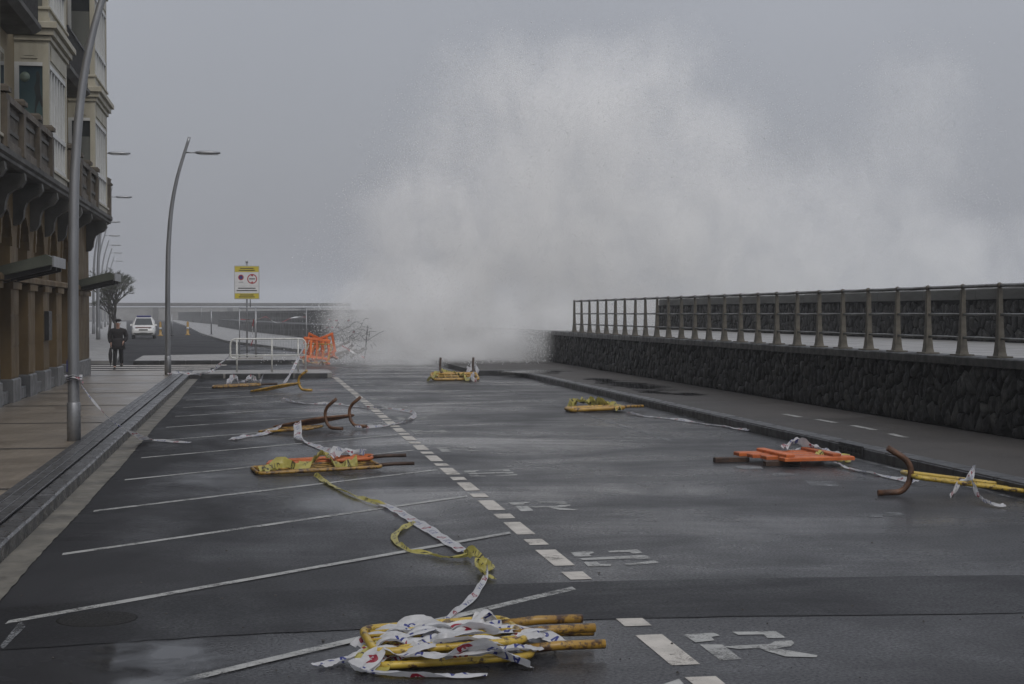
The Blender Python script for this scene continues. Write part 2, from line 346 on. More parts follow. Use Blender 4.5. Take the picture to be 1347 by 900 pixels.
def tape(name, base, ringc, textc):
    """printed barrier tape: u runs along it in metres, v across it from 0 to 1"""
    m = N(name); uv = m.n('ShaderNodeTexCoord'); sp = m.n('ShaderNodeSeparateXYZ'); m.l(uv.outputs['UV'], sp.inputs[0])
    PER = .62
    u = m.math('MULTIPLY', m.math('FRACT', m.math('DIVIDE', sp.outputs[0], PER)), PER); v = sp.outputs[1]
    y = m.math('MULTIPLY', m.math('SUBTRACT', v, .5), .11)
    def near(val, t): return m.math('LESS_THAN', m.math('ABSOLUTE', val), t)
    dx = m.math('SUBTRACT', u, .085); d = m.math('SQRT', m.math('ADD', m.math('MULTIPLY', dx, dx), m.math('MULTIPLY', y, y)))
    ring = m.math('MAXIMUM', near(m.math('SUBTRACT', d, .034), .0095), m.math('MULTIPLY', near(dx, .006), near(y, .03)))
    inr = near(y, .03)
    vee = near(m.math('SUBTRACT', m.math('ABSOLUTE', m.math('SUBTRACT', u, .27)), m.math('MULTIPLY', m.math('ADD', y, .03), .45)), .0075)
    ess = near(m.math('SUBTRACT', m.math('SUBTRACT', u, .345), m.math('MULTIPLY', m.math('SINE', m.math('MULTIPLY', y, 105.0)), .018)), .0085)
    aye = m.math('MAXIMUM', near(m.math('SUBTRACT', m.math('ABSOLUTE', m.math('SUBTRACT', u, .42)), m.math('MULTIPLY', m.math('SUBTRACT', .03, y), .45)), .0075),
                 m.math('MULTIPLY', near(m.math('SUBTRACT', u, .42), .016), near(m.math('ADD', y, .008), .005)))
    txt = m.math('MULTIPLY', m.math('MAXIMUM', m.math('MAXIMUM', vee, ess), aye), inr)
    c0 = m.mix(m.mapr(m.noise(m.coord('UV', (6,1,1)), 2.5, 5), .4, .7, 0, .45), base, tuple(c*.55 for c in base))
    col = m.mix(txt, m.mix(ring, c0, ringc), textc)
    m.l(col, m.p.inputs['Base Color']); m.p.inputs['Roughness'].default_value = .35
    tr = m.n('ShaderNodeBsdfTranslucent'); m.l(col, tr.inputs[0]); mx = m.n('ShaderNodeMixShader'); mx.inputs[0].default_value = .35
    m.l(m.p.outputs[0], mx.inputs[1]); m.l(tr.outputs[0], mx.inputs[2]); m.l(mx.outputs[0], m.out.inputs[0])
    return m.m
M['tape'] = tape('printed_tape', (.58,.58,.59), (.26,.012,.03), (.03,.04,.20))
M['tape_y'] = tape('yellow_tape', (.50,.44,.12), (.05,.04,.02), (.06,.05,.03))
def candy(name):
    m = N(name); uv = m.n('ShaderNodeTexCoord'); sp = m.n('ShaderNodeSeparateXYZ'); m.l(uv.outputs['UV'], sp.inputs[0])
    f = m.math('LESS_THAN', m.math('FRACT', m.math('ADD', m.math('MULTIPLY', sp.outputs[0], 1.1), m.math('MULTIPLY', sp.outputs[1], .15))), .45)
    m.l(m.mix(f, (.6,.6,.6), (.3,.02,.025)), m.p.inputs['Base Color']); m.p.inputs['Roughness'].default_value = .4; return m.m
M['tape_rw'] = candy('red_white_tape')

# ------------------------------------------------------------------ ground
KL, KR, WX, SX = -2.02, 8.2, 11.0, 17.6       # left kerb, right kerb, stone wall, sea wall (metres from the camera's line)
KH = .15
def sheet(name, poly, z, m, parent=None, kind=None, thick=0.0, **k):
    n = len(poly); v = [(p[0], p[1], z) for p in poly]; f = [tuple(range(n))]
    if thick:
        v += [(p[0], p[1], z-thick) for p in poly]; f += [(i, n+i, n+(i+1)%n, (i+1)%n) for i in range(n)]
    me = mesh(name, v, f); bm = bmesh.new(); bm.from_mesh(me); bmesh.ops.recalc_face_normals(bm, faces=bm.faces)
    if not thick and bm.faces[:][0].normal.z < 0: bmesh.ops.reverse_faces(bm, faces=bm.faces)
    bm.to_mesh(me); bm.free()
    return obj(name, me, m, parent, kind=kind, **k)
road = sheet('road', [(-1200,-60),(21,-60),(21,72),(17,95),(12.5,118),(5,217),(-8,420),(-8,1200),(-1200,1200)], 0, M['asphalt'], kind='structure', thick=4.0)

def sea_surface():
    nx, ny = 60, 120; xs = 18+np.linspace(0,1,nx)**2*1150; ys = np.linspace(-60,1200,ny)
    v = []; 
    for y in ys:
        for x in xs:
            x_ = x - max(0, min(1, (y-72)/350))*40 if x < 100 else x
            v.append((x_, y, -2.9+.35*math.sin(x*.23+y*.05)+.25*math.sin(y*.19+x*.11)))
    f = [(j*nx+i, j*nx+i+1, (j+1)*nx+i+1, (j+1)*nx+i) for j in range(ny-1) for i in range(nx-1)]
    m = N('rough_sea'); c = m.coord('Object', (1,.4,1)); nz = m.noise(c, .25, 8, .7, .5)
    m.l(m.mix(m.mapr(nz, .48, .6, 0, 1), (.06,.08,.085), (.6,.62,.62)), m.p.inputs['Base Color']); m.p.inputs['Roughness'].default_value = .3
    m.l(m.bump(nz, .8, .5), m.p.inputs['Normal'])
    return obj('sea', mesh('sea', v, f, True), m.m, kind='structure')
sea_surface()

# darker trench patch across the road
def along(pts, n):
    P = smooth_path([px(*p) for p in pts], n); return [(p.x+random.uniform(-.01,.01), p.y+random.uniform(-.012,.012)) for p in P]
pl = along(((-14,801),(200,787),(400,777),(800,765),(1100,760),(1347,757),(1500,755)), 6); pr = along(((-60,860),(200,843),(400,831.5),(800,815),(1100,810),(1347,807),(1500,805)), 6)[::-1]
sheet('asphalt_patch', pl+pr, .004, M['patch'], road)

# road markings, children of the road
ZP = .0035
def mark(name, pts, m, z=ZP, jitter=0.0): return sheet(name, [(p[0]+random.uniform(-jitter,jitter), p[1]+random.uniform(-jitter,jitter)) for p in pts], z, M[m], road)
y0 = 10.76-2.83
for i in range(14):
    yr = y0+2.83*i
    if yr > 46: break
    xa, xb, wd = -1.60+random.uniform(-.05,.05), 2.26, .06
    ya, yb = yr-(xb-xa)*.885, yr
    n = 10; L = [(xa+(xb-xa)*t, ya+(yb-ya)*t+wd) for t in np.linspace(0,1,n)]; R = [(xa+(xb-xa)*t, ya+(yb-ya)*t-wd) for t in np.linspace(1,0,n)]
    mark('parking_line', L+R, 'paint_thin', z=.0075 if ya < 12 else ZP, jitter=.006)
yy = 8.32-1.72
while yy < 46.5:
    for a, b in ((0,.82),(1.09,1.43)):
        s0, s1 = yy+a, yy+b
        if s1 > 9.85 and s0 < 11.05: 
            continue
        mark('lane_dash', [(2.31,s0),(2.48,s0),(2.48,s1),(2.31,s1)], 'paint', jitter=.004)
    yy += 1.72
def Z6(p): return px(720+p[0]*.2821, 690+p[1]*.2821)
IR = [[(632,515),(775,507),(805,520),(765,527),(780,543),(690,552)], [(710,562),(815,562),(905,630),(805,637)],
      [(862,503),(1065,500),(1115,532),(1025,532),(1010,515),(890,517)],
      [(815,572),(900,566),(1040,560),(1060,547),(1140,543),(1152,556),(1135,570),(1060,580),(1260,612),(1255,622),(1110,618),(1020,592),(990,578),(890,583)]]
E3 = [[(108,132),(212,125),(218,135),(195,140),(208,150),(130,152)], [(150,160),(420,145),(460,145),(485,160),(425,165),(410,160),(165,168)],
      [(170,178),(230,175),(245,186),(300,186),(295,195),(190,198)], [(282,125),(420,118),(445,135),(395,138),(385,130),(290,132)],
      [(360,185),(455,175),(505,168),(520,180),(470,185),(370,192)]]
for k in range(6):
    for G_, glyph in ((0, IR), (1, E3)):
        for poly in glyph:
            P = [Z6(p) for p in poly]
            mark('stencil_stroke', [(p.x, p.y+6.67*k) for p in P], 'paint_thin')
# the old worn line on the right half of the road and the ghost of a stencil
a, b = px(640,505), px(890,583)
for i in range(16):
    t0 = i/16; t1 = t0+.045
    p, q = a.lerp(b, t0), a.lerp(b, t1); mark('old_lane_dash', [(p.x-.06,p.y),(p.x+.06,p.y),(q.x+.06,q.y),(q.x-.06,q.y)], 'paint_worn')
for x0_, x1_, ya_, yb_ in ((1118,1136,674,680),(1138,1158,676,681),(1160,1186,674,679),(1060,1100,633,640),(1010,1050,622,627),(965,1000,612,617)):
    P = [px(x0_,ya_),px(x1_,ya_+1),px(x1_+4,yb_),px(x0_+6,yb_)]; mark('ghost_marking', [(p.x,p.y) for p in P], 'paint_worn')
P = [px(0,852),px(4,856),px(34,826),px(27,818)]; mark('kerb_mark', [(p.x,p.y) for p in P], 'paint_worn', z=.0095)
for i in range(10):                                   # white edge line near the right kerb
    ya_ = 11.5+i*1.05; mark('edge_line', [(KR-.16,ya_),(KR-.09,ya_),(KR-.09,ya_+1.0),(KR-.16,ya_+1.0)], 'paint_worn', jitter=.006)
for i, ys_ in enumerate((53.0,55.0,57.0,59.0)):       # zebra crossing of the side street
    mark('zebra_stripe', [(-11,ys_),(-1.9+.25*i,ys_),(-1.9+.25*i,ys_+.9),(-11,ys_+.9)], 'paint')
for i in range(14):                                   # crossing of the far side of the junction
    mark('far_dash', [(3.2+i*.0,62+i*6),(3.4,62+i*6),(3.4-.15,64+i*6),(3.2-.15,64+i*6)], 'paint_worn') if i < 2 else None

def blob_poly(c, rx, ry, n=36, rough=.3, seed=0):
    r_ = random.Random(seed); ph = [r_.uniform(0,6.28) for _ in range(6)]
    out = []
    for k in range(n):
        a = 2*PI*k/n; q = 1+rough*(.5*math.sin(2*a+ph[0])+.35*math.sin(3*a+ph[1])+.3*math.sin(5*a+ph[2])+.2*math.sin(9*a+ph[3])+.12*math.sin(14*a+ph[4]))
        out.append((c[0]+rx*q*math.cos(a), c[1]+ry*q*math.sin(a)))
    return out
for i, (c, rx, ry) in enumerate((((-.52,9.0),.5,.6),((-.55,8.35),.3,.4))):
    sheet('puddle', blob_poly(c, rx, ry, 48, .12, i+3), .009+.001*i, M['puddle'], road)
P = px(128,815); MB().lathe([(.26,0),(.26,.0035),(.24,.005),(.0,.005)], (0,0,0), 20).build('manhole_cover', M['cover'], label='dark round manhole cover in the parking bay beside the kerb', cat='manhole cover', loc=(P.x, P.y, .0018))

r_ = random.Random(31)
grit = MB()
for i in range(170):
    q = px(r_.uniform(0,1347), 520+380*r_.random()**.8) if i % 3 else px(r_.uniform(560,1347), r_.uniform(500,640))
    if not (-1.7 < q.x < KR-.1) : continue
    s_ = r_.uniform(.004,.013); ring_ = [(q.x+s_*math.cos(a_)*r_.uniform(.7,1.2), q.y+s_*math.sin(a_)*r_.uniform(.7,1.2), .004) for a_ in np.linspace(0,2*PI,6)[:-1]]
    grit.add(ring_+[(q.x, q.y, .004+s_*.9)], [(k_,(k_+1)%5,5) for k_ in range(5)])
grit.build('pebbles', M['walk_r'], road, kind='stuff')

# ------------------------------------------------------------------ left pavement
lp = sheet('left_pavement', [(-5.0,2),(-2.57,2),(-2.57,50.2),(-16,50.2),(-16,47.5),(-5.0,47.5)], KH, M['tile'], kind='structure', thick=.15)
for i in range(10):
    yb = 21.44-4.93*3+4.93*i
    if 3 < yb < 50: sheet('paving_band', [(-4.98,yb),(-2.58,yb),(-2.58,yb+.16),(-4.98,yb+.16)], KH+.004, M['band'], lp)
def stone_mesh(sx, sy, sz, b): return MB().box(0, sx, 0, sy, 0, sz, b).me('block')
ks = stone_mesh(.20, .985, KH+.02, .02); ss = [stone_mesh(.105, 1.485, .02, .004) for _ in range(1)][0]
for m_, me in (('granite', ks), ('granite', ss)): me.materials.append(M[m_])
y = 2.0
while y < 50:
    obj('kerb_stone', ks, None, lp, loc=(KL-.20, y, random.uniform(-.004,.004)-.02)); y += 1.0
for j in range(3):
    y = 2.0+.5*j
    while y < 49:
        obj('paving_slab', ss, None, lp, loc=(-2.57+.112*j, y, KH-.012+random.uniform(-.002,.003))); y += 1.5
sheet('paving_bed', [(-2.57,2),(KL-.02,2),(KL-.02,50.2),(-2.57,50.2)], KH-.03, M['kerb_dark'], lp, thick=.1)
# gutter strip with a ragged asphalt edge
ge = [(-1.755+random.uniform(-.007,.007)+.005*math.sin(t*1.3)+.01*math.sin(t*.4), t) for t in np.arange(2, 47, .12)]
sheet('gutter', [(KL+.001,2)]+ge+[(KL+.001,47)], .010, M['gutter'], lp)
# end of the parking bays: raised corner with dark kerb
isl = sheet('corner_island', [(KL+.005,47.2),(2.1,47.2),(2.3,47.5),(2.3,50.0),(2.1,50.2),(KL+.005,50.2)], KH, M['island'], kind='structure', thick=.15)
km = stone_mesh(.985, .18, KH+.02, .02); km.materials.append(M['kerb_dark'])
for i in range(4): obj('kerb_stone', km, None, isl, loc=(KL+.02+i*1.05, 47.02, -.014))
# median beyond the side street
med = sheet('median', [(-4.7,60.3),(2.2,60.3),(2.6,61),(2.4,68),(-1.5,70),(-4.9,68)], KH, M['island'], kind='structure', thick=.15)
for i in range(7): obj('kerb_stone', km, None, med, loc=(-4.7+i*.99, 60.11, 0.0))
fl = sheet('far_left_pavement', [(-5.4,61),(-9.7,118),(-28,340),(-90,340),(-90,61)], KH, M['walk_far'], kind='structure', thick=.15)
fp = sheet('far_promenade', [(3.6,74),(1.9,80),(-2.1,105),(-5.1,143),(-9.5,217),(-22,400),(-6,400),(4,217),(11,118),(14,92),(12,74)], KH, M['walk_far'], kind='structure', thick=.15)

# ------------------------------------------------------------------ right pavement, stone wall, upper promenade, sea wall
rp = sheet('right_pavement', [(KR,5),(WX+.05,5),(WX+.05,72),(6.9,72),(6.9,48.4),(KR,48.4)], KH, M['walk_r'], kind='structure', thick=.15)
kr = stone_mesh(.30, .985, KH+.02, .025); kr.materials.append(M['kerb_dark'])
y = 6.0
while y < 48:
    obj('kerb_stone', kr, None, rp, loc=(KR-.01, y, random.uniform(-.004,.004)-.015)); y += 1.0
kx = stone_mesh(.985, .2, KH+.02, .02); kx.materials.append(M['kerb_dark'])
for i in range(2): obj('kerb_stone', kx, None, rp, loc=(6.9+i*.99-.25, 48.25, -.005))
for (x0_,y0_,x1_,y1_) in ((1030,545,1052,549),(1074,552,1098,556.5),(1121,560,1150,566),(1170,571,1190,576)):
    p, q = px(x0_,y0_,KH), px(x1_,y1_,KH); sheet('cycle_lane_dash', [(p.x-.05,p.y),(p.x+.07,p.y),(q.x+.07,q.y),(q.x-.05,q.y)], KH+.005, M['paint_thin'], rp)
for i, (c, rx, ry) in enumerate(((px(835,507,KH),.75,2.6),(px(860,516,KH),.35,1.2),(px(790,500,KH),.4,1.2),(px(905,519,KH),.45,.7),(px(700,489,KH),1.2,1.5))):
    sheet('puddle', blob_poly(c, rx*1.3, ry*1.3, 48, .15, i+20), KH+.004+.001*i, M['puddle'], rp)
P = px(1128,600)
dr = thing('storm_drain', 'black iron storm drain grate set into the kerb of the right pavement', 'drain', (KR, P.y, 0))
MB().box(-.03,0.0,-.42,.42,.0,.17).build('drain_frame', M['iron'], dr)
for i in range(2): MB().box(-.045,-.03,-.4,.4,.045+.06*i,.065+.06*i).build('bar', M['coping'], dr)
for i in range(6): MB().box(-.043,-.03,-.36+i*.144-.008,-.36+i*.144+.008,.03,.14).build('bar', M['coping'], dr)

def voronoi(U, V, du, dv, seed, jit=.42):
    r_ = random.Random(seed); nu, nv = max(1,round(U/du)), max(1,round(V/dv)); cu, cv = U/nu, V/nv
    S = {}
    for i in range(-1, nu+1):
        off = r_.uniform(-.5,.5)*cv
        for j in range(-1, nv+1): S[i,j] = ((i+.5+r_.uniform(-jit,jit))*cu, (j+.5+r_.uniform(-jit,jit))*cv+off*.6)
    asp = du/dv; out = []
    for i in range(nu):
        for j in range(nv):
            s = S[i,j]; poly = [(max(0,s[0]-2*cu),0),(min(U,s[0]+2*cu),0),(min(U,s[0]+2*cu),V),(max(0,s[0]-2*cu),V)]
            for a in range(-2,3):
                for b in range(-3,4):
                    t = S.get((i+a,j+b))
                    if t is None or (a == 0 and b == 0): continue
                    mx, my = (s[0]+t[0])/2, (s[1]+t[1])/2; nx, ny = (t[0]-s[0]), (t[1]-s[1])*asp*asp
                    new = []
                    for k in range(len(poly)):
                        p, q = poly[k], poly[(k+1)%len(poly)]
                        dp = (p[0]-mx)*nx+(p[1]-my)*ny; dq = (q[0]-mx)*nx+(q[1]-my)*ny
                        if dp <= 0: new.append(p)
                        if dp*dq < 0:
                            t_ = dp/(dp-dq); new.append((p[0]+(q[0]-p[0])*t_, p[1]+(q[1]-p[1])*t_))
                    poly = new
                    if len(poly) < 3: break
                if len(poly) < 3: break
            if len(poly) >= 3: out.append(poly)
    return out
def stone_geo(poly, depth, gap, r_):
    cx = sum(p[0] for p in poly)/len(poly); cy_ = sum(p[1] for p in poly)/len(poly)
    ext = max(.05, min(max(p[0] for p in poly)-min(p[0] for p in poly), max(p[1] for p in poly)-min(p[1] for p in poly)))
    def sc_(k): return [(cx+(p[0]-cx)*k, cy_+(p[1]-cy_)*k) for p in poly]
    k0 = max(.5, 1-2*gap/ext); d = depth*r_.uniform(.6,1.4); tx, ty = r_.uniform(-.12,.12), r_.uniform(-.12,.12)
    rings = [(sc_(k0), -.01), (sc_(k0*.98), d*.55), (sc_(k0*.80), d*.95), (sc_(k0*.4), d*1.1)]
    v = []; n = len(poly)
    for R_, z in rings:
        for p in R_: v.append((p[0], p[1], z+(((p[0]-cx)*tx+(p[1]-cy_)*ty) if z > 0 else 0)+ (r_.uniform(-.008,.008) if z > 0 else 0)))
    f = [(i*n+k, i*n+(k+1)%n, (i+1)*n+(k+1)%n, (i+1)*n+k) for i in range(3) for k in range(n)]+[tuple(3*n+k for k in range(n))]
    return v, f
def stone_wall(parent, polys, place, depth, gap, limit, seed):
    """polys sorted nearest first: the first ones are stones of their own, the rest one mass"""
    r_ = random.Random(seed); rest = MB()
    for i, poly in enumerate(polys):
        v, f = stone_geo(poly, depth, gap, r_)
        v = [place(*p) for p in v]
        if i < limit:
            me = mesh('stone', v, f, True); obj('stone', me, M['stone'], parent)
        else: rest.add(v, f, True)
    if rest.v: rest.build('far_stones', M['stone'], parent, kind='stuff')
WT = 1.32
wall = thing('promenade_wall', 'dark rubble stone retaining wall beneath the promenade railing', 'wall', (WX, 12, KH))
LOC = Matrix.Translation((-WX, -12, -KH))
def shift(mb, o=(WX,12,KH)): mb.v = [(x-o[0], y-o[1], z-o[2]) for x,y,z in mb.v]; return mb
shift(MB().box(WX+.04, WX+.5, 12, 82, 0.0, WT-.14)).build('wall_core', M['mortar'], wall)
polys = voronoi(66, WT-.14-KH, .21, .28, 11, .49); polys.sort(key=lambda p: abs(p[0][0]-8.0) if p[0][0] > 8 else 100-p[0][0])
stone_wall(wall, polys, lambda u,v,d: (.04-d, u, v), .05, .012, 300, 5)
cb = stone_mesh(.50, 1.49, .14, .02); cb.materials.append(M['coping'])
for i in range(46): obj('coping_stone', cb, None, wall, loc=(-.05, .2+1.5*i, WT-.14-KH+random.uniform(-.003,.003)))
up = sheet('upper_promenade', [(WX+.4,12),(SX+.2,12),(SX+.2,62),(WX+.4,62)], WT-.02, M['walk_far'], kind='structure', thick=1.3)
seaw = thing('sea_wall', 'long stone sea wall with pale concrete cap behind the railing', 'wall', (SX, 20, WT-.02))
so = (SX,20,WT-.02)
shift(MB().box(SX+.04, SX+1.2, 20, 66, -3.0, 2.34), so).build('wall_core', M['mortar'], seaw)
polys = voronoi(46, 1.02, .25, .30, 23, .49); polys.sort(key=lambda p: abs(p[0][0]-12.0) if p[0][0] > 12 else 100-p[0][0])
stone_wall(seaw, polys, lambda u,v,d: (.04-d, u, v), .045, .012, 200, 6)
cm = MB().box(-.08, 1.3, 0, 2.985, 0, .27, .03).me('cap'); cm.materials.append(M['cap'])
for i in range(15): obj('cap_block', cm, None, seaw, loc=(0, .2+3*i, 2.34-WT+.02+random.uniform(-.004,.004)))

# railing
rl = thing('promenade_railing', 'weathered grey railing with flared posts on top of the stone wall', 'railing', (WX+.12, 12, WT))
post = MB()
prof = [(.115,0),(.115,.025),(.074,.03),(.064,.09),(.047,.30),(.037,.62),(.031,1.02),(.028,1.06)]
post.loft([[(sx*h*(1.1 if k < 2 else 1.0), sy*h*(1.5 if k < 2 else 1.15), z) for sx, sy in ((-1,-1),(1,-1),(1,1),(-1,1))] for k,(h,z) in enumerate(prof)])
post.sm = [False]*len(post.sm); pm = post.me('post'); pm.materials.append(M['rail'])
knob = MB().lathe([(.0,-.045),(.03,-.035),(.045,0),(.035,.035),(.0,.05)], (0,0,0), 10).me('knob'); knob.materials.append(M['rail'])
yp = 52.9; ys_ = []
while yp > 12.5: ys_.append(yp-12); yp -= 1.255
for i, y in enumerate(ys_):
    p = obj('post', pm, None, rl, loc=(0,y,0)); p.rotation_euler = (random.uniform(-.012,.012), random.uniform(-.012,.012), 0)
    obj('knob', knob, None, p, loc=(0,0,1.10))
for y in (26.5-12, 46.6-12): obj('post', pm, None, rl, loc=(0, y+.05, 0))
for z, r in ((1.10,.03),(.66,.021),(.29,.021)):
    for i in range(len(ys_)-1):
        sag = random.uniform(-.006,.004)
        MB().tube([(0,ys_[i],z),(0,(ys_[i]+ys_[i+1])/2,z+sag),(0,ys_[i+1],z)], r, 8).build('rail', M['pipe'], rl)

# ------------------------------------------------------------------ corner building on the left
FX = -5.0
bd = thing('corner_building', 'ochre stone seafront building with arcade, balcony and white bay windows', 'building', (FX, 47.35, 0))
BO = (FX, 46, 0)
def bpart(name, mb, m, parent=None):
    if parent is None: return shift(mb, BO).build(name, M[m], bd)
    return shift(mb, BO).build(name, M[m], parent)
bpart('back_wall', MB().box(-16, FX-.32, 16, 45.9, KH, 4.72), 'facade')
bpart('end_wall', MB().box(-16, FX-.33, 45.9, 46.0, KH, 4.72), 'facade')
piers = [(y_, y_+1.05) for y_ in np.arange(42.9-2.4*11, 42.8, 2.4)][:-1]
piers = [(31.2+2.4*k, 31.2+2.4*k+1.05) for k in range(-6,5)]+[(43.0,46.0)]
for a, b in piers:
    bpart('pier', MB().box(FX-.3, FX, a, b, .62, 2.62), 'facade')
    pc = bpart('plinth_block', MB().box(FX-.3, FX+.05, a-.03, b+.03, KH, .64, .03), 'plinth')
    for k in range(3):                                  # courses of stone on the pier face
        bpart('stone_course', MB().box(FX-.01, FX+.012, a+.02, b-.02, .67+.65*k, .67+.65*k+.62), 'facade')
    bpart('capital', MB().box(FX-.02, FX+.07, a-.05, b+.05, 2.5, 2.66, .03), 'facade')
    # scrolled bracket under the balcony
    yc = (a+b)/2 if b-a < 2 else b-.5
    pr_ = [(FX-.02,4.70),(FX+.58,4.70),(FX+.60,4.56),(FX+.52,4.44),(FX+.38,4.38),(FX+.27,4.30),(FX+.22,4.15),(FX+.20,3.98),(FX+.12,3.86),(FX-.02,3.82)]
    bpart('bracket', MB().prism(pr_, 1, yc-.12, yc+.12), 'slab')
for k in range(len(piers)-1):
    a, b = piers[k][1], piers[k+1][0]
    bpart('door_panel', MB().box(FX-.315, FX-.22, a, b, .95, 2.62), 'panel')
    bpart('grille', MB().box(FX-.315, FX-.2, a, b, .42, .95), 'iron')
    bpart('sill_block', MB().box(FX-.315, FX-.03, a+.03, b-.03, KH, .40, .02), 'plinth')
    for q in (1,2): bpart('panel_bead', MB().box(FX-.23, FX-.195, a+(b-a)*q/3-.03, a+(b-a)*q/3+.03, .96, 2.6), 'panel')
# string course and the row of arches above it
bpart('string_course', MB().box(FX-.3, FX+.10, 16, 46.05, 2.66, 2.80, .04), 'facade')
for k in range(len(piers)):
    a = piers[k][0]+.525; b = (piers[k+1][0]+.525) if k+1 < len(piers)-0 and k+1 < len(piers) else 46.0
    if k == len(piers)-1: a, b = 43.525, 46.0
    if k == len(piers)-2: b = 43.525
    cy_ = (a+b)/2; r = min(.66, (b-a)*.36) if k < len(piers)-1 else 0
    if r:
        zs = 3.38; arc = [(cy_+r*math.cos(t), zs+r*1.08*math.sin(t)) for t in np.linspace(0, PI, 13)]
        hole = [(cy_+r,2.80)]+arc+[(cy_-r,2.80)]
        poly = [(a,2.80),(a,4.72),(b,4.72),(b,2.80)]+hole
        bpart('arch_wall', MB().prism(poly, 0, FX-.25, FX), 'facade')
        ring_o = [(cy_+(r+.13)*math.cos(t), zs+(r*1.08+.13)*math.sin(t)) for t in np.linspace(0, PI, 13)]; ring_i = [(cy_+(r+.0)*math.cos(t), zs+(r*1.08)*math.sin(t)) for t in np.linspace(PI, 0, 13)]
        for s in range(12):
            seg = [ring_o[s], ring_o[s+1], ring_i[11-s], ring_i[12-s]]
            if s % 2 == 0: bpart('arch_stone', MB().prism(seg, 0, FX-.05, FX+.05), 'facade')
            else: bpart('arch_stone', MB().prism(seg, 0, FX-.05, FX+.042), 'facade')
        bpart('arch_window', MB().box(FX-.318, FX-.2, cy_-r, cy_+r, 2.81, 4.1), 'panel')
        bpart('mullion', MB().box(FX-.21, FX-.15, cy_-.035, cy_+.035, 2.81, 4.05), 'facade')
    else: bpart('arch_wall', MB().box(FX-.3, FX, a, b, 2.80, 4.72), 'facade')
# balcony slab with moulded edge
SXB = -4.38
bpart('balcony_slab', MB().prism([(FX-.4,4.72),(SXB-.14,4.72),(SXB-.05,4.76),(SXB-.05,4.82),(SXB,4.86),(SXB,4.96),(FX-.4,4.96)], 1, 16, 47.0), 'slab')
UX = -5.2
bpart('upper_wall', MB().box(-16, UX, 16, 46.2, 4.96, 17), 'cream')
bays = [(23.6,26.8),(33.2,36.4),(42.8,46.3)]
BF = -4.47
def balustrade(a, b):
    n = max(1, round((b-a)/2.45)); st = (b-a)/n
    bpart('balustrade_base', MB().box(SXB-.22, SXB-.03, a, b, 4.96, 5.14, .02), 'balu')
    bpart('balustrade_rail', MB().box(SXB-.25, SXB+.0, a, b, 5.80, 5.95, .03), 'balu')
    for i in range(n):
        c0, c1 = a+i*st, a+(i+1)*st
        bpart('balustrade_panel', MB().box(SXB-.17, SXB-.085, c0+.12, c1-.12, 5.141, 5.80), 'balu')
        bpart('panel_moulding', MB().box(SXB-.09, SXB-.05, c0+.3, c1-.3, 5.62, 5.69), 'slab')
        bpart('panel_moulding', MB().box(SXB-.09, SXB-.05, c0+.3, c1-.3, 5.28, 5.35), 'slab')
    for i in range(n+1):
        c = min(max(a+i*st, a+.12), b-.12)
        bpart('balustrade_post', MB().box(SXB-.24, SXB+.02, c-.13, c+.13, 4.962, 5.80), 'balu')
        bpart('post_cap', MB().box(SXB-.27, SXB+.05, c-.16, c+.16, 5.95, 6.08, .05), 'balu')
balustrade(26.85, 33.15); balustrade(36.45, 42.75)
bpart('balustrade_post', MB().box(SXB-.24, SXB-.02, 46.6, 46.9, 4.962, 5.9), 'balu'); bpart('post_cap', MB().lathe([(.16,0),(.17,.05),(.10,.12),(.13,.2),(.0,.28)], (SXB-.13,46.75,5.9), 10), 'balu')
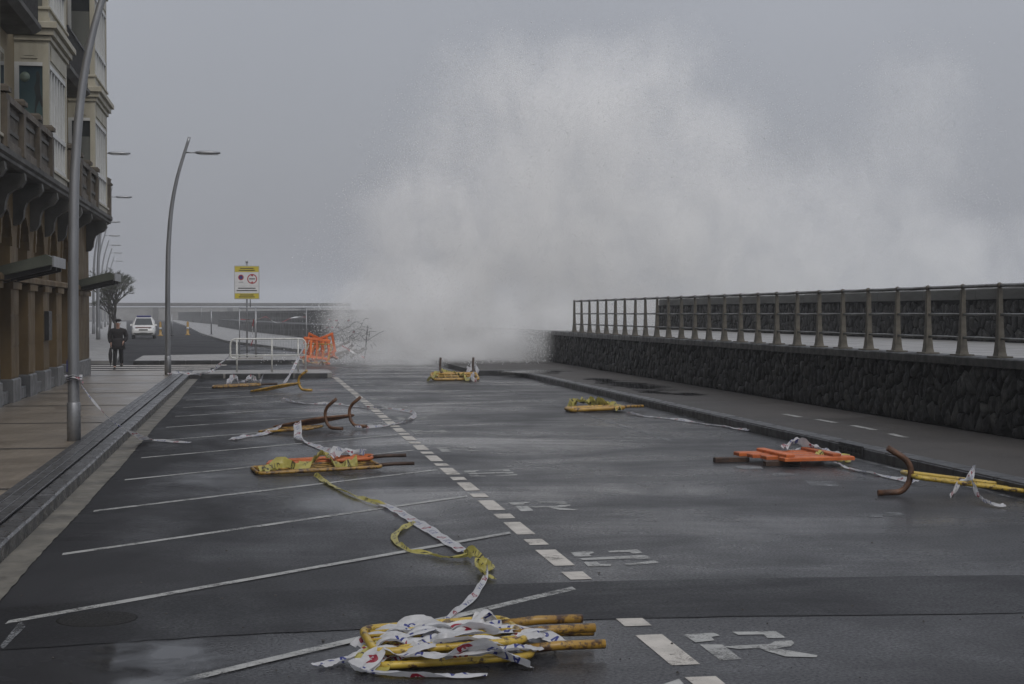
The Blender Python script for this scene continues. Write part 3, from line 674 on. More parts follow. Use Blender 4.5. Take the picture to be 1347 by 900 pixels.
def bay(a, b, z0, mural=False):
    z1 = z0+3.5
    bpart('bay_base', MB().box(UX+.002, BF, a, b, z0+.002, z0+.17, .0), 'bay')
    bpart('bay_ledge', MB().box(UX+.002, BF+.05, a-.05, b+.05, z0+.17, z0+.23, .01), 'bay')
    for c in (a, b-.2): bpart('bay_corner', MB().box(BF-.13, BF, c, c+.2, z0+.23, z0+2.98), 'bay')
    bpart('bay_header', MB().box(UX+.003, BF-.01, a+.01, b-.01, z0+2.52, z0+3.0), 'bay')
    bpart('header_panel', MB().box(UX+.14, BF-.24, a-.012, a+.01, z0+2.6, z0+2.92), 'bay'); bpart('header_panel', MB().box(UX+.2, BF-.30, a-.024, a-.012, z0+2.66, z0+2.86), 'bay')
    bpart('header_panel', MB().box(BF-.01, BF+.015, a+.3, b-.3, z0+2.6, z0+2.92), 'bay')
    # cornice in three steps
    for k, (d, h0, h1) in enumerate(((.05,2.99,3.10),(.12,3.101,3.24),(.20,3.241,3.38))): bpart('bay_cornice', MB().box(UX+.004, BF+d, a-d, b+d, z0+h0, z0+h1, .02), 'bay')
    bpart('bay_blocking', MB().box(UX+.004, BF+.03, a-.03, b+.03, z0+3.381, z0+3.5), 'bay')
    # side window, facing along the pavement
    bpart('bay_frame', MB().box(UX+.004, UX+.1, a, a+.12, z0+.23, z0+2.52), 'bay_white'); bpart('bay_frame', MB().box(UX+.1, BF-.13, a+.005, a+.11, z0+2.44, z0+2.52), 'bay_white')
    if mural:
        mu = bpart('window_picture', MB().box(UX+.1, BF-.13, a+.05, a+.09, z0+.23, z0+2.44), 'mural')
        bpart('picture_moon', MB().lathe([(.0,0),(.11,0),(.11,.006),(.0,.006)], (0,0,0), 20), 'moon', mu)
        o = mu.children[0]; o.matrix_local = Matrix.Translation((UX+.22-FX, a+.05-46, z0+2.2)) @ Matrix.Rotation(PI/2, 4, 'X') @ Matrix.Translation((FX, 46, 0))
        X0, Z0 = UX+.1, z0+.23
        def fig(name, pts, m): bpart(name, MB().prism([(X0+p[0]*.60, Z0+p[1]*2.21) for p in pts], 1, a+.040, a+.0505), m, mu)
        fig('picture_rock', [(.1,.38),(.25,.43),(.5,.45),(.75,.47),(1,.52),(1,.40),(.7,.36),(.35,.35)], 'mural_dark')
        fig('picture_runner', [(.52,.44),(.58,.44),(.60,.58),(.70,.66),(.78,.60),(.95,.58),(.95,.61),(.82,.645),(.76,.72),(.72,.82),(.74,.90),(.68,.95),(.6,.94),(.6,.86),(.52,.78),(.58,.70),(.54,.58)], 'mural_dark')
    else:
        bpart('side_pane', MB().box(UX+.1, BF-.13, a+.05, a+.09, z0+.23, z0+2.0), 'blind'); bpart('side_pane_top', MB().box(UX+.1, BF-.13, a+.05, a+.09, z0+2.0, z0+2.44), 'glass')
    # front: two rows of narrow lights
    bpart('front_pane', MB().box(BF-.12, BF-.08, a+.2, b-.2, z0+.23, z0+2.52), 'curtain')
    nm = 6
    for k in range(nm+1):
        c = a+.2+(b-a-.4)*k/nm; bpart('mullion', MB().box(BF-.08, BF-.02, c-.045, c+.045, z0+.231, z0+2.519), 'bay_white')
    for zz in (.24,.98,2.42): bpart('transom', MB().box(BF-.079, BF-.005, a+.2, b-.2, z0+zz, z0+zz+.10), 'bay_white')
    bpart('far_side', MB().box(UX+.004, BF-.13, b-.09, b-.04, z0+.23, z0+2.52), 'curtain')
def mural_mat():
    m = N('window_picture'); v = m.coord('Object'); sp = m.n('ShaderNodeSeparateXYZ'); m.l(v, sp.inputs[0])
    g = m.mapr(sp.outputs[2], 5.2, 7.4, 0, 1); nz = m.noise(v, 3, 5)
    f = m.math('ADD', g, m.math('MULTIPLY', m.math('SUBTRACT', nz, .5), .35))
    m.l(m.ramp(f, [(0,(.12,.17,.14)),(.35,(.10,.16,.14)),(.6,(.05,.095,.1)),(1,(.018,.04,.055))]), m.p.inputs['Base Color']); m.p.inputs['Roughness'].default_value = .3; return m.m
M['mural'] = mural_mat(); M['mural_dark'] = simple('picture_dark', (.012,.018,.02), (.03,.035,.032), 5, .4, None, 0); M['moon'] = simple('picture_moon', (.12,.17,.14), (.18,.22,.17), 8, .4, None, 0)
for i, (a, b) in enumerate(bays):
    for f in range(3): bay(a, b, 4.96+3.5*f, mural=(i == 1 and f == 0))
# iron balconies of the upper floors between the bays
for (a, b) in ((27.4,32.3),(37.3,41.9)):
    for f in (1, 2):
        z = 4.96+3.5*f-.55
        bpart('upper_balcony_slab', MB().prism([(UX-.05,z),(UX+.55,z),(UX+.7,z+.1),(UX+.7,z+.2),(UX-.05,z+.2)], 1, a, b), 'slab')
        bpart('balcony_rail', MB().box(UX+.62, UX+.67, a, b, z+1.1, z+1.15), 'iron')
        bpart('balcony_rail', MB().box(UX, UX+.62, a, a+.04, z+1.1, z+1.15), 'iron')
        for k in range(int((b-a)/.11)): bpart('baluster', MB().box(UX+.637, UX+.653, a+.02+k*.11, a+.036+k*.11, z+.2, z+1.1), 'iron')
        for k in range(6): bpart('baluster', MB().box(UX+.02+.1*k, UX+.036+.1*k, a+.012, a+.028, z+.2, z+1.1), 'iron')
    for f in (0, 1, 2):
        z = 4.96+3.5*f
        for c in ((a+b)/2-1.2, (a+b)/2+1.2):
            wf = bpart('balcony_door', MB().box(UX+.002, UX+.05, c-.55, c+.55, z+.05, z+2.5), 'bay'); bpart('pane', MB().box(UX+.05, UX+.056, c-.45, c+.45, z+.2, z+2.4), 'glass', wf)
# canopies
def canopy_at(y, label):
    t = thing('entrance_canopy', label, 'canopy', (FX, y, 2.8))
    MB().prism([(0,-.08),(1.02,.16),(1.02,.30),(.9,.36),(0,.12)], 1, 0, 1.9).build('roof_panel', M['canopy'], t)
    for k in range(3): MB().prism([(0.05,-.16),(.98,.06),(.98,.15),(.05,-.07)], 1, .1+.8*k, .18+.8*k).build('rib', M['iron'], t)
    MB().box(1.02,1.05,0,1.9,.12,.33).build('fascia', M['galv'], t)
    return t
canopy_at(31.1, 'dark green metal canopy over the doorway between lit plaque and arches')
canopy_at(44.3, 'dark green metal canopy at the far corner pier of the ochre building')
P = pxd(68, 430, 36.6); MB().box(FX-.02,FX+.12,37.5,38.05,1.35,2.05,.02).build('intercom_box', M['iron'], label='black wall box fixed to an ochre pier of the arcade', cat='wall box')
MB().box(FX+.055,FX+.16,41.35,41.7,.45,.78,.03).build('letter_box', M['blue'], label='small blue box low on the pier behind the lamp post', cat='box')
ml = simple('lit_lamp', (.8,.8,.8), (.8,.8,.8), 1, .5, None, 0)
mm = N('lit_tube'); mm.p.inputs['Emission Color'].default_value = (1,.97,.9,1); mm.p.inputs['Emission Strength'].default_value = 4.0
P = pxd(83, 292, 37.2)
lt = thing('soffit_light', 'small lit lamp under the stone balcony', 'lamp', (-4.72, 38.2, 4.72))
MB().box(-.1,.1,-.2,.2,-.06,0).build('housing', M['galv'], lt); MB().box(-.08,.08,-.17,.17,-.085,-.06).build('tube', mm.m, lt)

# ------------------------------------------------------------------ street lamps
def make_lamp():
    t = thing('street_lamp', 'x', 'street lamp', (0,0,KH))
    prof = [(0,0),(0,1.0),(0,2.1),(.02,3.5),(.055,4.2),(.11,4.85),(.2,5.45),(.32,6.0),(.48,6.55),(.66,7.13)]
    pts = smooth_path([(x,0,z) for x,z in prof], 4); n = len(pts)
    MB().tube(pts, [.088-.045*i/(n-1) for i in range(n)], 14).build('pole', M['galv'], t)
    MB().lathe([(.098,0),(.098,.55),(.092,.56)], (0,0,0), 14).build('base_sleeve', M['galv'], t)
    MB().tube([(.50,0,6.67),(.9,0,6.67)], .022, 8).build('arm', M['galv'], t)
    h = MB().loft([[(x, sy*w_, 6.67+sz) for sy,sz in ((-1,-h_*.3),(-.6,-h_),(.6,-h_),(1,-h_*.3),(.7,h_),(-.7,h_))] for x,w_,h_ in ((.84,.05,.03),(.95,.10,.05),(1.3,.13,.05),(1.57,.09,.025))])
    hd = h.build('lamp_head', M['galv'], t); MB().box(.98,1.5,-.08,.08,6.61,6.625).build('lens', M['lampglass'], hd)
    return t
l1 = make_lamp(); l1['label'] = 'thick grey lamp post with tape tied round it on the pavement'; l1.location = (-2.62, 22.74, KH); l1['group'] = 'curved grey street lamps'
l2 = copy_tree(l1); l2['label'] = 'curved grey street lamp at the kerb corner beside the side street'; l2.location = (-2.64, 46.7, KH)
for i, (xp, Y, lab) in enumerate(((110,80,0),(129,110,0),(123,140,0),(128,165,0),(133,188,0),(138,212,0),(142,245,0))):
    p = pxd(xp, 412, Y); l = copy_tree(l1); l.location = (p.x, Y, KH); l.scale = (1.5,1.5,1.5)
    l['label'] = ['first','second','third','fourth','fifth','sixth','seventh'][i]+' tall street lamp beyond the corner building along the far street'; l['group'] = 'tall lamps along the far street'
MB().tube([(x_,y_,z_) for x_,y_,z_ in ((-4.95,46.4,4.9),)]*1+[( -4.95,46.4,4.9)], .01) if False else None

# ------------------------------------------------------------------ tape
def ribbon(pts, width=.09, k=6, twist=0.0, crumple=.01, narrow=.0, seed=0, zmin=.014, across=4, flat=False, z_free=False):
    r_ = random.Random(seed); P = smooth_path(pts, k); n = len(P); v = []; f = []; uvs = []; s = 0.0
    ph = [r_.uniform(0,6.28) for _ in range(4)]
    for i, p in enumerate(P):
        if i: s += (P[i]-P[i-1]).length
        t = (P[min(i+1,n-1)]-P[max(i-1,0)]); t = t.normalized() if t.length > 1e-9 else Vector((1,0,0))
        side = Vector((-t.y, t.x, 0)); side = side.normalized() if side.length > 1e-6 else Vector((1,0,0)); upv = t.cross(side)
        if upv.z < 0: upv = -upv
        ang = twist*(math.sin(s*2.1+ph[0])+.6*math.sin(s*5.3+ph[1])) if not flat else 0.0
        wd = width*(1-narrow*(.5+.5*math.sin(s*3.1+ph[2])))
        for j in range(across+1):
            q = (j/across-.5); fold = crumple*math.sin(q*9+s*14+ph[3])+crumple*r_.uniform(-.25,.25)
            c = p+(side*math.cos(ang)+upv*math.sin(ang))*(q*wd)+upv*fold
            if not z_free: c.z = max(c.z, zmin+r_.uniform(0,.004))
            v.append(c); uvs.append((s, j/across))
    w1 = across+1
    f = [(i*w1+j, i*w1+j+1, (i+1)*w1+j+1, (i+1)*w1+j) for i in range(n-1) for j in range(across)]
    me = mesh('tape', v, f, True); ul = me.uv_layers.new(name='UVMap')
    idx = np.zeros(len(me.loops), dtype=np.int32); me.loops.foreach_get('vertex_index', idx)
    ul.data.foreach_set('uv', np.array(uvs, dtype=np.float32)[idx].ravel()); return me
def G(x, y, z=.02): 
    p = px(x, y, 0); return (p.x, p.y, z)
def gtape(label, pts, m='tape', **k):
    return obj('barrier_tape', ribbon(pts, **k), M[m], label=label, cat='tape')
A1 = pxd(96, 497, 22.74)
gtape('white tape tied to the thick lamp post and trailing over the kerb', [(-2.62,22.64,A1.z+.02),(-2.53,22.62,A1.z),(-2.50,22.64,A1.z-.10),*[tuple(Vector((-2.50,22.64,A1.z-.10)).lerp(px(178,571,.22), t_)-Vector((0,0,.12*math.sin(t_*PI)))) for t_ in (.25,.5,.75)],tuple(px(178,571,.22)),tuple(px(190,577,.08)),G(202,581,.03),G(228,583),G(250,584)], width=.12, twist=.3, crumple=.006, seed=1, narrow=.2)
kn = thing('tape_knot', 'white tape wound round the thick lamp post', 'tape', (-2.62,22.74,A1.z))
for i in range(3):
    pts = [(.10*math.cos(a), .10*math.sin(a), .03*i-.03+.012*math.sin(3*a)) for a in np.linspace(0,2*PI,17)]
    obj('wrap', ribbon(pts, .055, 3, 0, .004, seed=i, z_free=True), M['tape'], kn); 
obj('tail', ribbon([(.08,-.08,0),(.13,-.10,-.05),(.12,-.1,-.16)], .05, 5, .5, .006, seed=9, z_free=True), M['tape'], kn)
gtape('white printed tape lying on the parking lines beside the rusty brown barrier', [G(305,580),G(322,576),G(340,574),G(358,570,.05),G(368,566,.08)], width=.13, twist=.25, crumple=.012, seed=2)
gtape('limp white tape strip hanging from the rusty brown barrier', [tuple(pxd(391,556,25.1)),tuple(pxd(392,566,24.6)),G(394,580,.03),G(420,590),G(440,600),G(455,607),G(466,610,.05)], width=.13, twist=.5, crumple=.015, seed=3)
gtape('yellow and white tape running from the flat orange barrier towards the tape heap', [G(414,628,.04),G(425,634),G(445,645),G(480,660),G(505,667)], 'tape_y', width=.075, twist=.7, crumple=.008, seed=4, narrow=.3)
gtape('broad white printed tape strip lying across the parking line', [G(500,664),G(520,673),G(545,688),G(575,706),G(612,730)], width=.125, twist=.12, crumple=.006, seed=5, k=9)
gtape('yellow tape loop beside the broad white tape strip', [G(546,690),G(530,698),G(519,707),G(522,717),G(540,728),G(565,732),G(590,737),G(615,737,.04)], 'tape_y', width=.07, twist=.7, crumple=.012, seed=6, narrow=.3)
gtape('knotted tape bunch where the yellow loop meets the white strip', [G(610,732,.03),G(622,738,.07),G(636,744,.05),G(648,749,.03),G(640,754,.06),G(628,752,.08),G(634,760,.05),G(650,765,.02)], 'tape_y', width=.07, twist=1.1, crumple=.02, seed=7)
gtape('thin white tape from the knot down to the large tape heap', [G(640,746,.06),G(640,760,.05),G(634,772),G(622,790),G(605,805),G(585,820),G(572,830,.06)], width=.06, twist=.9, crumple=.008, seed=8, narrow=.35)
gtape('dark limp tape looping over the lane dashes from the ochre barrier', [G(372,527,.05),G(400,532),G(440,533),G(480,537),G(515,539),G(538,543),G(546,547),G(538,554),G(515,560),G(490,564),G(468,566,.06)], width=.11, twist=.8, crumple=.012, seed=9, narrow=.3)
gtape('long thin tape from the yellow bundle to the right kerb', [G(826,545,.04),G(850,549),G(880,552),G(920,558),G(955,563),G(985,568)], width=.10, twist=.5, crumple=.008, seed=10, narrow=.3)
gtape('white tape loop lying behind the orange boards at the kerb', [G(1030,604,.1),G(1040,598,.06),G(1060,593),G(1085,596),G(1095,601),G(1085,606),G(1070,606,.1)], width=.10, twist=.5, crumple=.015, seed=11)
gtape('white tape stretched from the orange boards to the leaning rusty foot', [G(1095,612,.06),G(1120,619),G(1150,625),G(1180,632),G(1205,638,.04)], width=.10, twist=.4, crumple=.008, seed=12)
gtape('white tape draped from the lamp base across the island', [(-2.6,46.1,.2),(-2.3,46.4,.22),tuple(px(262,492,.17)),tuple(px(280,488,.18)),tuple(pxd(290,478,48.5)),tuple(pxd(300,470,48.6)),tuple(pxd(304,462,48.6))], width=.12, twist=.6, crumple=.02, seed=13, z_free=True)
gtape('white tape hanging from the white guard rail down to the road', [tuple(pxd(402,452,48.8)),tuple(pxd(392,472,48)),tuple(pxd(383,490,46.6)),tuple(pxd(374,504,43))], width=.09, twist=.4, crumple=.01, seed=14, z_free=True)

# ------------------------------------------------------------------ crowd barriers
def barrier(name, label, pos, ang, L=1.1, H=.95, tilt=None, feet=(1,1), mt='yellow', mf='rust', bars=5, r=.026, lift=.2, rf=.03, roll=0.0, cat='barrier', slats=0, group=None, flat=False):
    """lying barrier: pos under its foot end, ang the ground direction in which its top points"""
    t = thing(name, label, cat, (pos[0], pos[1], 0), 0, group)
    d = Vector((math.cos(ang), math.sin(ang), 0)); end_z = r+.006
    tilt_ = (end_z-lift)/H if tilt is None else tilt
    up_ = (d+Vector((0,0,tilt_))).normalized(); x_ = Vector((-math.sin(ang), math.cos(ang), roll)).normalized(); y_ = up_.cross(x_).normalized()
    base = Vector((0,0,lift))
    def W(x, y, z): return base+x_*x+y_*y+up_*z
    fr = fillet([W(-L/2,0,.05),W(L/2,0,.05),W(L/2,0,H),W(-L/2,0,H)], .12, 5, True)
    MB().tube(fr, r, 8, False).build('frame', M[mt], t)
    for k in range(bars):
        x = -L/2+L*(k+1)/(bars+1); MB().tube([W(x,0,.05),W(x,0,H)], r*.5, 6).build('bar', M[mt], t)
    for k in range(slats):
        z = .2+(H-.3)*k/max(1,slats-1); MB().tube([W(-L/2,0,z),W(L/2,0,z)], r*.8, 6).build('bar', M[mt], t)
    for s, on in zip((-1,1), feet):
        if not on: continue
        x = s*(L/2-.18)
        if flat:
            MB().tube([W(x,0,.10), W(x*.98,.01,-.12), W(x*.93,.0,-.40)], rf, 8).build('foot', M[mf], t); continue
        pts = fillet([W(x,-.24,-.30),W(x,-.19,-.04),W(x,-.08,.03),W(x,.08,.03),W(x,.17,-.04),W(x,.27,-.26)], .07, 4)
        for p in pts: p.z = max(p.z, rf+.003)
        MB().tube(pts, rf, 8).build('foot', M[mf], t)
    return t
# A: two barriers stacked under the tape heap in the foreground
pa = px(712, 858); pb = px(705, 846)
barrier('crowd_barrier', 'lower yellow barrier under the tape heap with brown feet to the right', (1.60, 8.80), PI-.03, L=.74, H=.95, lift=.06, mt='yellow', mf='yellow_rusty', r=.023, rf=.028, flat=True)
barrier('crowd_barrier', 'upper chipped yellow barrier lying on top in the large tape heap', (1.56, 8.88), PI+.06, L=.66, H=.93, lift=.125, tilt=-.03, mt='yellow', mf='yellow_rusty', r=.023, rf=.028, flat=True)
hp = thing('tape_heap', 'crumpled white printed tape heaped over the yellow barriers in the foreground', 'tape', (1.13, 8.78, 0))
hp.scale = (1.05, .68, .72)
r_ = random.Random(4)
def hz(x, y):   # height of the barriers under the tape
    return .16+.05*math.sin(x*5+1)*math.cos(y*4) if (-.5 < x < .45 and -.55 < y < .6) else .02
for i in range(13):
    y0_ = -.5+.95*(i/12)+r_.uniform(-.08,.08); x0_, x1_ = r_.uniform(-.55,-.35), r_.uniform(.25,.52); sl = r_.uniform(-.5,.5)
    n = 9; pts = []
    for k in range(n):
        t = k/(n-1); x = x0_+(x1_-x0_)*t; y = y0_+sl*(t-.5)*.7+r_.uniform(-.06,.06)
        z = .12+.04*math.sin(t*PI)+r_.uniform(-.05,.05)
        if k in (0, n-1): z = max(.03, z-.09)
        pts.append((x, y, z))
    obj('strip', ribbon(pts, r_.uniform(.12,.18), 7, .55, .014, .2, 40+i, .015, 6), M['tape'], hp)
for i, pts in enumerate(([(-.4,-.05,.12),(-.5,-.1,.1),(-.58,-.16,.05),(-.68,-.22,.03),(-.76,-.28,.02)], [(-.35,-.35,.12),(-.5,-.45,.06),(-.55,-.55,.03),(-.35,-.75,.02),(-.1,-.8,.02),(.1,-.85,.02)],
                          [(-.45,.0,.12),(-.5,-.25,.1),(-.48,-.42,.03),(-.38,-.5,.03)], [(.3,-.1,.14),(.42,-.12,.2),(.52,-.06,.16),(.55,.06,.08),(.5,.0,.03)], [(.1,.35,.1),(.2,.45,.26),(.26,.5,.16)],
                          [(.22,-.3,.12),(.38,-.25,.2),(.48,-.15,.18),(.6,-.25,.1)], [(-.1,-.55,.12),(.12,-.58,.14),(.3,-.5,.16),(.42,-.35,.1)])):
    obj('strip', ribbon(pts, .13, 8, .6, .02, .2, 80+i, .015, 6), M['tape'] if i != 2 else M['tape_y'], hp)
# B: flat bundle
p = px(500, 617); barrier('crowd_barrier', 'flat orange and yellow barrier lying beyond the broad tape strip', (p.x, p.y), PI+.12, L=.8, H=1.6, lift=.07, mt='yellow_rusty', mf='dark_rust', bars=3, r=.022, flat=True, feet=(0,1), rf=.024)
p = px(480, 613); barrier('crowd_barrier', 'rusty orange board barrier lying under the flat yellow one', (p.x+.15, p.y+.1), PI-.1, L=.5, H=1.4, lift=.11, mt='orange_wood', mf='dark_rust', bars=3, r=.025, feet=(0,1), flat=True, rf=.024)
gtape('yellow tape wrapped about the flat orange barrier', [G(345,625,.06),G(370,620,.1),G(395,622,.08),G(415,617,.14),G(425,612,.16),G(440,618,.1),G(455,622,.1),G(470,620,.14)], 'tape_y', width=.12, twist=1.0, crumple=.03, seed=21)
gtape('white tape end stuck on the flat orange barrier', [G(436,616,.15),G(445,613,.2),G(462,609,.14),G(480,610,.16)], width=.12, twist=1.0, crumple=.03, seed=22)
# C: brown barrier with both feet up
p = px(446, 566); barrier('crowd_barrier', 'rusty brown barrier on its side with two bent feet raised', (p.x, p.y), PI-.75, L=1.0, H=1.1, lift=.24, mt='rust', mf='rust', bars=5, r=.024, rf=.028)
p = px(420, 568); barrier('crowd_barrier', 'ochre barrier frame lying beneath the rusty brown barrier', (p.x, p.y-.2), PI-.35, L=.8, H=.95, lift=.09, mt='yellow_rusty', mf='rust', bars=5, r=.02, feet=(0,0))
# D
p = px(388, 517); barrier('crowd_barrier', 'ochre tube barrier with one foot standing up near the island kerb', (p.x, p.y), PI-.5, L=.9, H=1.05, lift=.24, mt='ochre_tube', mf='ochre_tube', bars=2, r=.027, rf=.034, feet=(1,0))
# E
p = px(345, 510); barrier('crowd_barrier', 'low flat barrier with scraps of white tape by the island', (p.x, p.y), PI, L=.8, H=1.3, lift=.09, mt='yellow_rusty', mf='dark_rust', bars=4, r=.03, feet=(0,1), flat=True)
for k,(a,b) in enumerate(((300,330),(322,345))): gtape(['white tape scrap crumpled on the low flat barrier','second scrap of white tape on the end of the low flat barrier'][k], [G(a,509,.1),G(a+8,506,.22),G(a+16,509,.12),G(b,507,.2)], width=.14, twist=1.1, crumple=.04, seed=23+k)
# F
p = px(598, 500); barrier('crowd_barrier', 'ochre barrier lying in the roadway with two dark feet pointing up', (p.x, p.y+.3), -PI/2-.05, L=1.35, H=1.0, lift=.2, mt='ochre_tube', mf='dark_rust', bars=6, r=.04, rf=.04, slats=3, feet=(0,0))
ff = [o for o in C.objects if o.get('label','').startswith('ochre barrier lying in the roadway')][0]
for s in (-.38, .62): MB().tube(fillet([(s,-.1,.2),(s,.05,.22),(s,.2,.35),(s+.02,.2,.66)], .08, 4), .035, 8).build('foot', M['dark_rust'], ff)
gtape('white tape bunched on the ochre barrier in the roadway', [G(612,500,.1),G(618,496,.28),G(624,492,.3),G(628,497,.2),G(620,502,.12),G(627,503,.05)], width=.16, twist=1.0, crumple=.05, seed=26)
gtape('yellow tape lying over the ochre barrier in the roadway', [G(562,503,.05),G(575,500,.16),G(590,499,.2),G(605,500,.18),G(618,503,.1)], 'tape_y', width=.2, twist=.9, crumple=.05, seed=27)
# G
p = px(820, 541); barrier('crowd_barrier', 'small yellow bundle of barrier lying in the lane', (p.x, p.y), PI+.02, L=.55, H=1.15, lift=.09, mt='ochre_tube', mf='yellow_rusty', bars=4, r=.045, feet=(0,1), slats=2, flat=True)
gtape('yellow tape wound over the small yellow bundle', [G(748,540,.06),G(756,537,.16),G(765,539,.2),G(776,538,.14),G(790,540,.16),G(805,540,.12),G(815,543,.08)], 'tape_y', width=.16, twist=1.1, crumple=.05, seed=28)
# H: orange board barrier with two dark feet
p = px(1010, 610)
hb = thing('board_barrier', 'orange board barrier lying flat with two dark brown feet', 'barrier', (p.x, p.y, 0), .06)
for k, (y, l0, l1) in enumerate(((-.42,.02,1.0),(-.14,-.12,.92),(.14,-.2,.85),(.42,-.28,.78))): MB().box(l0, l1, y-.105, y+.105, .075, .125, .012).build('board', M['orange_wood'], hb)
for x in (.05,.7): MB().box(x, x+.12, -.5, .52, .128, .165, .01).build('crosspiece', M['orange_wood'], hb)
for y, x0_ in ((-.3,-.05),(.3,-.52)): MB().box(x0_-.12, x0_+.36, y-.05, y+.05, .004, .07, .01).build('foot', M['dark_rust'], hb)
gtape('white and yellow tape crumpled on top of the orange board barrier', [G(1030,606,.18),G(1045,603,.24),G(1060,604,.2),G(1075,606,.18),G(1092,609,.14),G(1108,612,.08)], width=.13, twist=.7, crumple=.03, seed=30)
gtape('yellow tape end curling off the orange board barrier', [G(1075,610,.16),G(1090,611,.1),G(1104,610,.08),G(1112,606,.06),G(1117,610,.02)], 'tape_y', width=.10, twist=.7, crumple=.02, seed=31)
# I: yellow barrier with a bent rusty foot at the right kerb
p = px(1207, 656); barrier('crowd_barrier', 'yellow tube barrier with a bent rusty foot beside the right kerb', (p.x, p.y+.35), -.12, L=.62, H=1.5, lift=.23, tilt=-.13, mt='yellow', mf='rust', bars=1, r=.026, rf=.034, feet=(1,0))
gtape('frayed white tape knotted on the yellow barrier at the right kerb', [G(1250,660,.05),G(1262,655,.16),G(1275,652,.2),G(1282,648,.3),G(1278,656,.2),G(1290,662,.06),G(1310,668,.03),G(1322,668)], width=.05, twist=1.2, crumple=.02, seed=32)
# J: orange plastic barriers thrown together beyond the island
def plastic(label, loc, rz, tx, ty):
    t = thing('plastic_barrier', label, 'barrier', loc, 0, None); t.rotation_euler = (tx, ty, rz)
    MB().box(-.55,.55,-.03,.03,.95,1.05,.015).build('rail', M['orange'], t); MB().box(-.55,.55,-.03,.03,.22,.32,.015).build('rail', M['orange'], t)
    for k in range(5): MB().box(-.5+k*.25-.045,-.5+k*.25+.045,-.02,.02,.32,.95).build('slat', M['orange'], t)
    for s in (-.42,.42): MB().box(s-.05,s+.05,-.22,.22,.0,.08,.02).build('foot', M['orange'], t); MB().box(s-.04,s+.04,-.03,.03,.08,.22).build('leg', M['orange'], t)
p = pxd(420, 478, 59.0)
plastic('orange plastic barrier leaning at the front of the tangled pile', (p.x-.1, 59.0, .02), .35, -.25, .12)
plastic('orange plastic barrier tilted on one corner in the tangled pile', (p.x+.25, 59.5, .12), -.5, -.3, -.35)
plastic('orange plastic barrier at the back of the tangled pile', (p.x-.35, 59.8, .1), .9, .15, .3)
barrier('crowd_barrier', 'yellow tube frame caught in the pile of orange plastic barriers', (p.x-.2, 58.6), 1.2, L=1.0, H=1.0, lift=.06, tilt=1.1, mt='ochre_tube', bars=3)
nb = thing('wire_tangle', 'dark bent mesh panel thrown up behind the orange plastic barriers', 'fence panel', (p.x+1.0, 61.5, 0))
r_ = random.Random(12)
for i in range(45):
    a0 = Vector((r_.uniform(-1.2,1.2), r_.uniform(-.5,.5), r_.uniform(.6,1.45))); a1 = a0+Vector((r_.uniform(-.5,.9), r_.uniform(-.3,.3), r_.uniform(-.4,.5)))
    MB().tube(smooth_path([a0, a0.lerp(a1,.5)+Vector((0,0,r_.uniform(-.15,.2))), a1], 4), .011, 4).build('wire', M['iron'], nb)
for s in (-1.0,.9): MB().tube([(s,0,0),(s+.15,.05,1.5)], .025, 6).build('post', M['iron'], nb)
for i in range(9):
    q = Vector((r_.uniform(-1.3,.9), r_.uniform(-.3,.6), r_.uniform(.06,.5))); MB().tube([q, q+Vector((r_.uniform(.5,1.1), r_.uniform(-.3,.3), r_.uniform(-.05,.6)))], r_.uniform(.03,.07), 6).build('broken_plank', M['dark_rust'], nb)
for i in range(9):
    q = Vector((r_.uniform(-1.1,1.1), r_.uniform(-.4,.2), r_.uniform(.8,1.7))); obj('scrap', ribbon([q, q+Vector((.08,0,.05)), q+Vector((.16,.03,-.04))], .08, 4, .8, .03, seed=90+i, z_free=True), M['tape'], nb)

# ------------------------------------------------------------------ guard rail on the island, sign, mesh fence
gx0, gx1 = pxd(303,445,48.5).x, pxd(402,445,48.5).x
gr = thing('guard_rail', 'white tubular guard rail on the corner island', 'railing', (gx0, 48.5, KH)); GW = gx1-gx0
MB().tube(fillet([(.2,0,.42),(.0,0,.45),(0,0,1.04),(GW,0,1.04),(GW,0,0)], .2, 6), .028, 10).build('top_rail', M['white_tube'], gr)
MB().tube([(.0,0,.52),(GW,0,.52)], .024, 10).build('middle_rail', M['white_tube'], gr)
for x in (.2, GW*.55, GW*.9): MB().tube([(x,0,0),(x,0,1.03)], .026, 10).build('post', M['white_tube'], gr)
sp = pxd(325, 468, 64.5)
sg = thing('parking_sign', 'tall parking rules sign with yellow bands on a steel pole', 'sign', (sp.x, 64.5, KH))
MB().tube([(0,.05,0),(0,.05,3.95)], .038, 10).build('pole', M['galv'], sg)
MB().tube([(.14,.08,2.1),(.14,.08,2.6)], .02, 8).build('bracket', M['galv'], sg)
sb = MB().box(-.52,.52,-.02,.02,2.43,3.83).build('board', M['sign_grey'], sg)
MB().box(-.49,.49,-.028,-.02,2.68,3.56).build('white_field', M['sign_white'], sb)
for z0_, z1_ in ((3.57,3.80),(2.46,2.67)):
    MB().box(-.49,.49,-.028,-.02,z0_,z1_).build('yellow_band', M['sign_yellow'], sb)
    for k in range(2): MB().box(-.33+.05*k,.33-.05*k,-.032,-.028,z0_+.05+.08*k,z0_+.085+.08*k).build('text_line', M['sign_dark'], sb)
for k in range(2): MB().box(-.36-.06*k,.36+.06*k,-.032,-.028,2.87-.1*k,2.91-.1*k).build('text_line', M['sign_dark'], sb)
MB().box(-.49,.49,-.031,-.028,2.98,2.99).build('divider', M['sign_grey'], sb)
def disc(r0, r1, y, n=24): 
    v = [(r*math.cos(2*PI*k/n), y, r*math.sin(2*PI*k/n)) for r in (r0,r1) for k in range(n)]
    return v, [(k,(k+1)%n,n+(k+1)%n,n+k) for k in range(n)]
